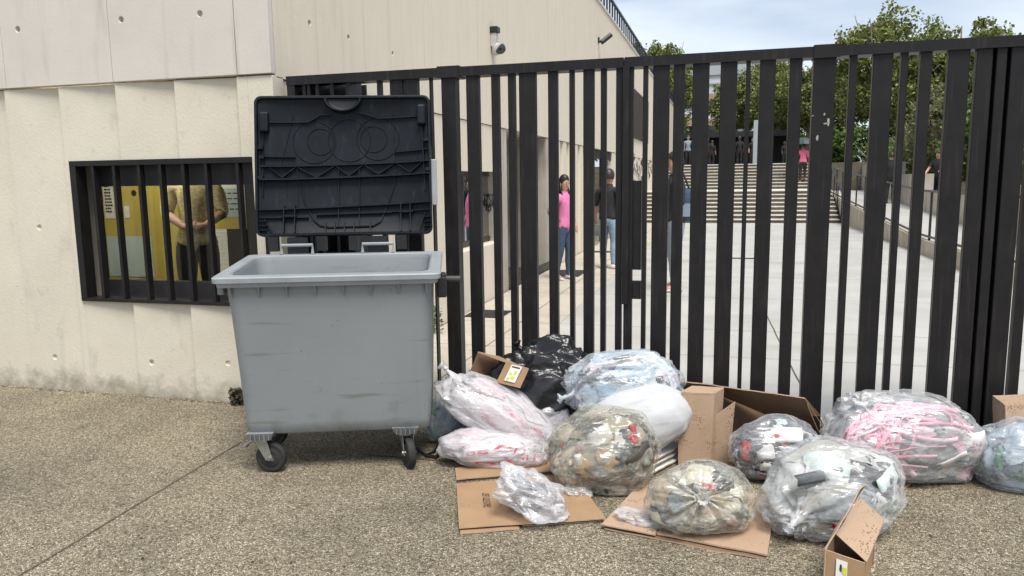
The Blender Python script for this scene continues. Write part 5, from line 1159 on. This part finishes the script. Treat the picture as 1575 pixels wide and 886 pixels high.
FILM = dict(
    clear=film('clear_film', (.97, .97, .97), (.70, .71, .72), .09, .3, 16, edge=.26, crease=.24),
    milky=film('milky_film', (.96, .95, .96), (.70, .69, .71), .24, .32, 14, edge=.3, crease=.26),
    smoky=film('yellowish_film', (.94, .93, .885), (.62, .61, .555), .09, .3, 15, edge=.22, crease=.22, rot=(.6, 1.2, .1), fold=.7),
    crumple=film('crumpled_film', (.96, .96, .965), (.74, .735, .75), .18, .36, 20, edge=.38, crease=.28, fold=.4),
    bluish=film('bluish_film', (.94, .96, .98), (.68, .72, .75), .12, .3, 16, edge=.26, crease=.26, rot=(0, .1, .2)))
BLACKBAG = mat('black_bag_film', (.010, .010, .011), (.018, .018, .02), .28, 20, 0.55, 26, spec=.55, dist=.012)
SACK = mat('white_woven_sack', (.58, .585, .59), (.50, .505, .515), .5, 6, .3, 30, stretch=(1, 1, 6), dist=.003, streak=((.40, .41, .43), 4, .62, .85, (1, 1, 5)))
def ridge(p, sc, seed): return 1 - abs(noise.noise(p * sc + Vector((seed * 7.3, seed * 1.7, -seed * 3.1)))) * 2
ICO = {}
def ico(n):
    if n not in ICO:
        bm = bmesh.new(); bmesh.ops.create_icosphere(bm, subdivisions=n, radius=1); bm.verts.ensure_lookup_table()
        ICO[n] = ([v.co.copy() for v in bm.verts], [[v.index for v in f.verts] for f in bm.faces]); bm.free()
    return ICO[n]
def warp_pt(d, seed, lump, wr, knots, pleat, power=.86, shrink=1.0):
    """unit direction -> point of the unit bag, and how folded the film is there"""
    p = Vector([math.copysign(abs(x_) ** power, x_) for x_ in d]); p = p / max(p.length, 1e-6) * (1.0 + .10 * (1 - max(abs(d.x), abs(d.y), abs(d.z))) * (.86 / power) ** 3)
    r = 1 + lump * noise.noise(d * 1.4 + Vector((seed, 0, 0))) + lump * .5 * noise.noise(d * 3.1 + Vector((0, seed, 0))); fold = 0.0
    if lump > .06:
        rb = random.Random(int(seed * 31))
        for k_ in range(9):
            bd = Vector((rb.gauss(0, 1), rb.gauss(0, 1), rb.gauss(0, 1))).normalized(); w_ = rb.uniform(.18, .42); a_ = 1 - d.dot(bd)
            r += lump * rb.uniform(.25, .95) * math.exp(-a_ * 2 / (w_ * w_)) * (1 if rb.random() < .75 else -.8)
    p.x *= 1 - .16 * d.z; p.y *= 1 - .16 * d.z
    if wr:
        q = Vector((d.x * .8, d.y * 2.3 + d.x * .5, d.z * 2.3 - d.x * .6)); r1 = ridge(q, 1.7, seed); r2 = ridge(q, 3.9, seed + 1); r3 = ridge(d, 9, seed + 2)
        r += wr * (r1 - .6) * .60 + wr * (r2 - .6) * .26 + wr * .05 * (r3 - .6)
        fold = max(0, r2 - .86) * 3.0 + max(0, r1 - .93) * 5
    for kd in knots:
        ca = max(-1, min(1, d.dot(kd))); an = math.acos(ca)
        if an < 1.7:
            a1 = kd.orthogonal().normalized(); a2 = kd.cross(a1); th = math.atan2(d.dot(a2), d.dot(a1))
            wv = math.exp(-(an / .80) ** 2)
            s_ = abs(math.sin(th * 5.5 + 2.2 * noise.noise(Vector((math.cos(th) * 1.5, math.sin(th) * 1.5, seed))) + an * .7)); s2 = abs(math.sin(th * 13 + 3 * noise.noise(Vector((math.cos(th) * 2, math.sin(th) * 2, seed + 4)))))
            r += pleat * wv * ((s_ - .55) + .35 * (s2 - .5)) * min(1, an / .22)
            r -= .13 * math.exp(-(an / .45) ** 2)
            r += .22 * math.exp(-(an / .09) ** 2)
            if wr: fold += wv * ((1 - s_) ** 3 * 1.1 + (1 - s2) ** 4 * .8) + .9 * math.exp(-(an / .2) ** 2)
    return p * r * shrink, min(1.0, fold)
def rotm(tilt, yaw):
    # tilt as in the fit: about Y, then yaw about Z
    return Matrix.Rotation(R(yaw), 3, 'Z') @ Matrix.Rotation(R(tilt), 3, 'Y')
def bag(name, label, cat, c, r, tilt, yaw, seed, fm, pal=None, knots=(), lump=.16, wr=.10, pleat=.10, n=60, sub=6, size=(.25, .6), crump=.05, flat=GZ + .004, items=0, power=.86, group=None, core=.86):
    c = Vector(c); rm = rotm(tilt, yaw); r = Vector(r); kn = [Vector(k).normalized() for k in knots]
    V, Fc = ico(sub); lo = flat; FO = []
    def W(d, shrink=1.0, w2=wr, plt=0, rec=False):
        p, fo = warp_pt(d, seed, lump, w2, kn, plt, power, shrink); q = rm @ Vector((p.x * r.x, p.y * r.y, p.z * r.z)) + c
        m_ = lo + (1 - shrink) * .06
        if q.z < m_ + .02: q.z = m_ + .02 * math.exp((q.z - m_ - .02) / .03) * .9
        if rec: FO.append(fo)
        return q
    t = thing(name, label, cat, (c.x, c.y, GZ if c.z - r.z < .1 else c.z - r.z), 0, group)
    inv = Matrix.Translation(-Vector(t.location))
    pts = [inv @ W(v, 1.0, wr, pleat, True) for v in V]
    sh = MB().add(pts, Fc).build('bag_film', fm, t, True)
    sh.data.attributes.new('fold', 'FLOAT', 'POINT').data.foreach_set('value', FO)
    rnd = random.Random(seed)
    for k in kn:
        p0 = inv @ W(k, 1, 0, 0); nd = (rm @ Vector((k.x * r.x, k.y * r.y, k.z * r.z))).normalized(); mb = MB(); a1 = nd.orthogonal().normalized(); a2 = nd.cross(a1); rg = []
        for lv, (h_, rr) in enumerate(((-.012, .016), (.0, .012), (.010, .010), (.020, .016), (.030, .024), (.036, .022))):
            rg.append([p0 + nd * h_ * (1 + .3 * noise.noise(Vector((j * .9, seed, 0)))) + (a1 * math.cos(2 * PI * j / 20) + a2 * math.sin(2 * PI * j / 20)) * rr * (1 + .35 * (j % 2) * (1 if lv > 2 else .3)) for j in range(20)])
        mb.loft(rg, cap0=False, cap1=False); kk = mb.build('knot', fm, t, True); kk.data.attributes.new('fold', 'FLOAT', 'POINT').data.foreach_set('value', [.7] * len(kk.data.vertices))
    if pal:
        mts = pal_mats(pal)
        if core:
            V2, F2 = ico(4); MB().add([inv @ W(v, core, .02) for v in V2], F2).build('packed_filling', mts[0], t, True)
            mb = MB()
            for k in range(n):
                d0 = Vector((rnd.gauss(0, 1), rnd.gauss(0, 1), rnd.gauss(0, 1))).normalized()
                if d0.y > .3 and rnd.random() < .8: d0.y = -d0.y
                s_ = rnd.uniform(*size); s2 = s_ * rnd.uniform(.4, 1.0); a1 = d0.orthogonal().normalized(); a1 = Matrix.Rotation(rnd.uniform(0, 6.28), 3, d0) @ a1; a2 = d0.cross(a1)
                g = 8; P = []; so = rnd.uniform(0, 99); b0 = core + .02 + (.97 - core - .02) * (k / n) ** .8; cf = rnd.uniform(2, 5)
                for j in range(g):
                    for i in range(g):
                        u, v = i / (g - 1) - .5, j / (g - 1) - .5; jx = .16 * noise.noise(Vector((u * 3, v * 3, so))); jy = .16 * noise.noise(Vector((v * 3, u * 3, -so)))
                        d = (d0 + a1 * (u + jx) * s_ + a2 * (v + jy) * s2).normalized()
                        P.append(inv @ W(d, min(.985, b0 + crump * noise.noise(Vector((u * cf + so, v * cf, 0))) + crump * .5 * noise.noise(Vector((u * 9 + so, v * 9, 5))) - .05 * (u * u + v * v)), .0))
                mb.add(P, [(j * g + i, j * g + i + 1, (j + 1) * g + i + 1, (j + 1) * g + i) for j in range(g - 1) for i in range(g - 1)], rnd.randrange(len(mts)))
        else:
            mb = MB()
            for k in range(n):
                d0 = Vector((rnd.gauss(0, 1), rnd.gauss(0, 1), rnd.gauss(0, 1))).normalized(); p0 = inv @ W(d0, rnd.uniform(.3, .8), 0); e = Euler((rnd.uniform(0, 6),) * 3).to_matrix(); s_ = rnd.uniform(.02, .06)
                mb.add([p0 + e @ Vector(((i - 1) * s_, (j - 1) * s_, rnd.uniform(-.3, .3) * s_)) for j in range(3) for i in range(3)], [(j * 3 + i, j * 3 + i + 1, (j + 1) * 3 + i + 1, (j + 1) * 3 + i) for j in range(2) for i in range(2)], rnd.randrange(len(mts)))
        o = mb.build('crumpled_rubbish', mts, t, True); o['kind'] = 'stuff'
        for k in range(items):
            d = Vector((rnd.gauss(0, 1), -abs(rnd.gauss(0, 1)) - .3, rnd.gauss(0, .8))).normalized(); pc = inv @ W(d, .86, .0); ax = Vector((rnd.gauss(0, 1), rnd.gauss(0, .4), rnd.gauss(0, 1))).normalized(); R_ = rnd.uniform(.014, .028); L_ = rnd.uniform(.03, .08)
            pc.z = max(pc.z, lo + .03 - t.location.z)
            MB().tube([pc - ax * L_, pc - ax * L_ * .8, pc + ax * L_ * .6, pc + ax * L_ * .8, pc + ax * L_], R_, 12, rs=[R_ * .9, R_, R_, R_ * .55, R_ * .5]).build('bottle', mts[rnd.randrange(len(mts))], t, True)
    return t, W, inv
bagA = bag('black_bag', 'shiny black rubbish bag at the back of the pile against the gate', 'rubbish bag', (-1.035, 4.46, .29), (.335, .20, .345), 0, 15, 11, BLACKBAG, None, knots=[(-.55, .3, .8)], lump=.13, wr=.15, pleat=.10, power=.84)
bagB = bag('clear_bag', 'light blue-filled clear bag tied at its left, lying on top of the pile', 'rubbish bag', (-.574, 4.38, .413), (.365, .19, .19), -5, 15, 12, FILM['bluish'], 'blue', knots=[(-1, -.45, -.15)], lump=.12, wr=.06, pleat=.13, n=60, size=(.3, .8), flat=.2, core=.9, power=.76)
bagC = bag('white_sack', 'smooth bulging white sack leaning against the standing cardboard box', 'sack', (-.49, 4.24, .215), (.35, .19, .20), -22, 15, 13, SACK, None, lump=.05, wr=.02, sub=5, power=.70)
bagD = bag('mixed_rubbish_bag', 'greyish clear bag of mixed dark and tan rubbish in front of white sack', 'rubbish bag', (-.592, 3.872, .175), (.305, .22, .225), -10, 15, 14, FILM['smoky'], 'mixed', lump=.16, wr=.06, n=75, items=8, size=(.2, .7), crump=.07, core=.84)
bagE = bag('printed_tissue_bag', 'long milky bag of red-printed tissue sloping down right from the bin', 'rubbish bag', (-1.225, 4.20, .20), (.46, .20, .165), 33, 15, 15, FILM['milky'], 'red', knots=[(-1, .1, .2)], lump=.12, wr=.06, n=40, size=(.4, 1.0), crump=.03, flat=GZ + .02, power=.78)
bagF = bag('printed_tissue_bag', 'smaller milky bag of red-printed tissue lowest in the pile, next to flattened box', 'rubbish bag', (-1.243, 4.02, .075), (.32, .15, .115), 5, 15, 16, FILM['milky'], 'red', lump=.12, wr=.06, n=30, size=(.4, 1.0), crump=.03, power=.80)
bagG = bag('crumpled_clear_bag', 'small crumpled almost empty clear bag lying on the flattened box', 'plastic bag', (-.86, 3.40, .085), (.180, .145, .10), 28, 15, 17, FILM['crumple'], 'clear', lump=.34, wr=.13, n=14, core=0, flat=GZ + .03)
bagH = bag('tied_clear_bag', 'round clear bag tied in a central knot on the flat cardboard sheet', 'rubbish bag', (-.074, 3.45, .135), (.245, .17, .165), 0, 15, 18, FILM['smoky'], 'cream', knots=[(-.10, -1, .32)], lump=.10, wr=.06, pleat=.34, n=45, size=(.35, .85), flat=GZ + .026, core=.78)
bagI = bag('large_clear_bag', 'large clear bag with silvery and white rubbish behind the front open box', 'rubbish bag', (.501, 3.60, .17), (.318, .22, .215), -8, 15, 19, FILM['clear'], 'silver', knots=[(-.8, -.9, -.2)], lump=.15, wr=.07, pleat=.14, n=38, size=(.45, 1.2))
bagJ = bag('pink_ribbon_bag', 'clear bag full of tangled pink ribbons against the gate on the right', 'rubbish bag', (.969, 4.377, .20), (.43, .24, .245), 8, 15, 20, FILM['clear'], 'pink', knots=[(-1, -.1, .75)], lump=.13, wr=.06, n=60, size=(.2, .6), power=.80, core=.92)
bagK = bag('blue_grey_bag', 'blue-grey filled clear bag at the right edge beside the pink ribbon bag', 'rubbish bag', (1.56, 4.40, .12), (.27, .2, .20), 4, 15, 21, FILM['bluish'], 'bluegrey', lump=.12, wr=.07, n=50, power=.78)
bagL = bag('black_filled_bag', 'clear bag of black plastic and papers inside the large open box', 'rubbish bag', (.305, 4.22, .135), (.255, .19, .17), 0, 15, 22, FILM['clear'], 'blackish', lump=.10, wr=.06, n=60, size=(.2, .6), core=.91)
bagM = bag('small_blue_bag', 'small bluish clear bag squeezed between bin and red-printed bag', 'rubbish bag', (-1.66, 4.36, .11), (.15, .12, .16), 0, 15, 23, FILM['bluish'], 'bluegrey', lump=.15, wr=.08, n=30, sub=5)
bagN = bag('translucent_bag', 'pale translucent bag low behind, between black bag and red-printed bag', 'rubbish bag', (-1.02, 4.36, .15), (.2, .14, .2), 0, 15, 24, FILM['milky'], 'clear', lump=.15, wr=.10, n=20, sub=5)
bagO = bag('empty_film_scrap', 'scrap of empty clear film between the crumpled bag and mixed bag', 'plastic scrap', (-.70, 3.69, .0), (.07, .06, .03), 10, 0, 25, FILM['crumple'], None, lump=.35, wr=.2, sub=5)
bagP = bag('clear_film_scrap', 'thin clear film scrap at left of the tied bag on cardboard', 'plastic scrap', (-.33, 3.43, .01), (.12, .07, .03), 5, 0, 26, FILM['crumple'], None, lump=.35, wr=.2, sub=5)
# red lettering on the tissue bags, wrapped on the filling just under the film
def wrap_text(B, s, size, d0, ang, m, sh=.965):
    t, W, inv = B; V, Fc = text_mesh(s, size, 0); d0 = Vector(d0).normalized(); c0 = W(d0, sh, .0)
    a1 = Vector((1, 0, 0)); a1 = (a1 - d0 * a1.dot(d0)).normalized(); a2 = d0.cross(a1); a2 = a2 if a2.z > 0 else -a2; ca, sa = math.cos(ang), math.sin(ang); P = []
    for v in V:
        x_, y_ = v[0] * ca - v[1] * sa, v[0] * sa + v[1] * ca; d = (d0 + a1 * x_ + a2 * y_).normalized(); P.append(inv @ W(d, sh, .0))
    o = MB().add(P, Fc).build('red_lettering', M[m], t); o['kind'] = 'stuff'
for s_, sz_, d_, an_ in (('od', .62, (.0, -1, -.35), .45), ('DU', .42, (.28, -1, .25), -.3), ('oo', .34, (-.25, -1, .1), .3), ('pU', .36, (.62, -1, -.1), -.2)): wrap_text(bagF, s_, sz_, d_, an_, 'rose', .99)
for s_, sz_, d_, an_ in (('DE', .24, (-.5, -1, .5), -.6), ('ood', .26, (.05, -1, .45), -.7), ('fo', .26, (-.15, -1, -.05), -.4), ('DU', .22, (.45, -1, .35), -.8), ('od', .22, (.5, -1, -.25), -.5), ('p', .26, (.2, -1, .0), .4)): wrap_text(bagE, s_, sz_, d_, an_, 'rose', .99)
# pink ribbons
t, W, inv = bagJ; rnd = random.Random(6); PINK = mat('pink_ribbon', (.78, .30, .40), (.80, .45, .53), .5, 10); PALE = mat('pale_pink_ribbon', (.85, .62, .68), None, .5)
mbs = MB()
for k in range(190):
    x0 = rnd.uniform(-2.4, .6) if k % 2 else rnd.uniform(-2.3, -.3); d = Vector((x0, -1, rnd.uniform(-.8, 1.9) if k % 2 else rnd.uniform(-.3, 1.1))); step = Vector((rnd.uniform(-.4, .4), 0, rnd.uniform(-.3, .3))); curl = rnd.uniform(-.5, .5); pts = []
    sh_ = rnd.uniform(.955, .998); wd = rnd.choice((.004, .006, .009, .014))
    for i in range(12):
        dd = d.normalized(); pts.append(inv @ W(dd, sh_, .03)); step = Matrix.Rotation(curl * .35, 3, 'Y') @ step; d = d + step * .32
        if abs(d.x) > 2.8 or (d.x > .1 and d.z < .35 - rnd.random() * .5): break
    if len(pts) < 3: continue
    P = []
    for i, p in enumerate(pts):
        tg = (pts[min(i + 1, len(pts) - 1)] - pts[max(i - 1, 0)]).normalized(); sd_ = tg.cross(Vector((0, -1, 0))).normalized() * wd; P += [p + sd_, p - sd_, p - sd_ + Vector((0, .002, 0)), p + sd_ + Vector((0, .002, 0))]
    mbs.add(P, [(4 * i + a, 4 * i + (a + 1) % 4, 4 * i + 4 + (a + 1) % 4, 4 * i + 4 + a) for i in range(len(pts) - 1) for a in range(4)], 0 if rnd.random() < .72 else 1)
o = mbs.build('ribbon_tangle', [PINK, PALE], t, True); o['kind'] = 'stuff'
# a few readable things inside or on the bags
def inside(B, d, w_, h_, ang, m, name, sh=.93, bend=.2):
    t, W, inv = B; d = Vector(d).normalized(); c = inv @ W(d, sh, .03); e = .02
    dx = (inv @ W((d + Vector((e, 0, 0))).normalized(), sh, .0)) - (inv @ W((d - Vector((e, 0, 0))).normalized(), sh, .0)); dz = (inv @ W((d + Vector((0, 0, e))).normalized(), sh, .0)) - (inv @ W((d - Vector((0, 0, e))).normalized(), sh, .0))
    nd = dx.cross(dz).normalized(); nd = nd if nd.y < 0 else -nd; dx.normalize(); a1 = Matrix.Rotation(ang, 3, nd) @ dx; a2 = nd.cross(a1); g = 6; P = []
    for j in range(g):
        for i in range(g):
            u, v = i / (g - 1) - .5, j / (g - 1) - .5; P.append(c + a1 * u * w_ + a2 * v * h_ + nd * (-bend * w_ * (u * u + v * v) + .012 * noise.noise(Vector((u * 4, v * 4, ang)))))
    mb = MB().add(P, [(j * g + i, j * g + i + 1, (j + 1) * g + i + 1, (j + 1) * g + i) for j in range(g - 1) for i in range(g - 1)]); o = mb.build(name, m, t, True); sm = o.modifiers.new('t', 'SOLIDIFY'); sm.thickness = .003; return o
inside(bagI, (.62, -1, .55), .20, .13, -.5, M['cloth_black'], 'black_cloth', .97); inside(bagI, (.28, -1, .12), .075, .02, -.75, M['black'], 'black_strip', .95); inside(bagI, (.30, -1, .04), .03, .022, -.75, M['white'], 'white_strip', .965)
inside(bagI, (-.1, -1, .85), .34, .05, .12, mat('charcoal_knit', (.10, .11, .12), (.16, .17, .18), .9, 20), 'grey_sleeve', .94); inside(bagI, (.9, -1, .1), .10, .17, .3, mat('mint_film', (.55, .68, .60), (.7, .75, .72), .4, 8), 'mint_sheet', .92)
inside(bagI, (-.10, -1, -.42), .056, .038, -.05, M['white'], 'white_tag', 1.012, .02); inside(bagI, (-.19, -1, -.415), .020, .036, -.05, M['red'], 'red_tag', 1.018, .02)
inside(bagL, (-.1, -1, .9), .22, .09, -.1, M['white'], 'newspaper', .97); inside(bagL, (-.35, -1, .05), .12, .14, .2, M['white'], 'crumpled_paper', .96, .6); inside(bagL, (.0, -1, .45), .05, .03, .2, M['red'], 'red_scrap', .975); inside(bagL, (.15, -1, 1.2), .06, .03, .2, M['red'], 'red_scrap', .98); inside(bagL, (.6, -1, .5), .12, .16, 1.2, M['posterblue'], 'pale_blue_sleeve', .94)
inside(bagD, (-.05, -1, .65), .13, .10, .2, M['white'], 'cream_paper', .95, .5); inside(bagD, (.35, -1, .5), .06, .10, -.3, M['white'], 'receipt', .965); inside(bagD, (.58, -1, .4), .03, .05, .5, M['red'], 'red_scrap', .97); inside(bagD, (.75, -1, -.3), .16, .22, .3, mat('charcoal_film', (.07, .065, .055), (.12, .11, .09), .35, 8), 'dark_film', .93); inside(bagD, (.30, -1, -.15), .07, .15, .35, M['cloth_black'], 'black_cloth', .92)
inside(bagD, (-.5, -1, -.05), .09, .13, .7, mat('amber_bottle', (.35, .22, .06), None, .2), 'amber_wrapper', .93, .8)
inside(bagJ, (.8, -1, .1), .14, .16, .2, M['white'], 'white_sheet', .96, .5); inside(bagJ, (.42, -1, -.25), .16, .13, .75, M['white'], 'white_carton', .97, .1); inside(bagJ, (.62, -1, -.75), .045, .04, 0, M['posterblue'], 'small_label', .975); inside(bagJ, (.75, -1, -.35), .08, .03, .0, M['posterblue'], 'small_label', .975); inside(bagJ, (.15, -1, .35), .13, .06, .2, M['cloth_black'], 'dark_cloth', .93)
inside(bagH, (.0, -1, .95), .11, .06, -.1, M['white'], 'cream_paper', .95); inside(bagH, (.05, -1, .75), .06, .03, -.1, M['rose'], 'pink_scrap', .965); inside(bagH, (-.8, -1, .15), .07, .08, .4, M['cloth_grey'], 'grey_scrap', .93); inside(bagH, (.45, -1, 1.0), .12, .05, -.3, M['cloth_black'], 'dark_cloth', .94)
inside(bagB, (-.55, -1, .45), .10, .08, .5, M['cloth_black'], 'dark_scrap', .95); inside(bagB, (.25, -1, -.1), .10, .05, .3, M['cloth_black'], 'dark_scrap', .95); inside(bagB, (.72, -1, .1), .05, .04, .3, M['black'], 'dark_scrap', .96)
inside(bagK, (-.2, -1, .6), .08, .05, -.8, M['black'], 'dark_scrap', .95)
# cable in the black-filled bag
t, W, inv = bagL; pts = [inv @ W(Vector((.35 + .14 * math.cos(a_), -1, .25 + .22 * math.sin(a_))).normalized(), .975, .02) for a_ in [i * .45 for i in range(10)]]
MB().tube(pts, .004, 6).build('cable', M['cloth_grey'], t, True)
for k in range(7):
    zz_ = -.75 + k * .13; pts = [inv @ W(Vector((x_, -1, zz_ + .1 * math.sin(x_ * 3 + k))).normalized(), .95, .02) for x_ in (-.9, -.6, -.3, 0, .3, .6, .9)]
    MB().tube(pts, .009, 6).build('black_hose', M['black'], t, True)

# small litter and grit on the pavement
rnd = random.Random(77)
LITM = [M['white'], M['card_in'], M['dryweed'], M['black'], mat('dead_leaf', (.22, .13, .05), (.14, .08, .03), .9, 30)]
mb = MB()
for i in range(60):
    px = rnd.uniform(20, 1560); py = rnd.uniform(625, 880)
    if 360 < px < 1400 and py < 840: continue
    c = at(px, py, 2, GZ); s_ = rnd.uniform(.004, .012); a = rnd.uniform(0, 6.28); mi = rnd.choice((1, 2, 2, 2, 3, 4, 4, 1)); P = []
    for j in range(3):
        for k in range(3):
            u, v = (k - 1) * s_, (j - 1) * s_ * .45; P.append((c.x + u * math.cos(a) - v * math.sin(a), c.y + u * math.sin(a) + v * math.cos(a), c.z + .002 + abs(rnd.gauss(0, .0025))))
    mb.add(P, [(0, 1, 4, 3), (1, 2, 5, 4), (3, 4, 7, 6), (4, 5, 8, 7)], mi)
tag(mb.build('litter_scraps', LITM), kind='stuff')
pts = [on_ground(x_, y_, GZ + .012) for x_, y_ in ((640, 690), (655, 700), (668, 694), (676, 680), (690, 668), (700, 664))]
o = MB().tube(pts, .008, 6).tube([pts[1], pts[1] + Vector((.07, -.02, 0)), pts[2] + Vector((.05, .02, .01))], .012, 6).build('twisted_strap', M['black']); tag(o, 'dark twisted strap on the ground between right front wheel and bags', 'strap');
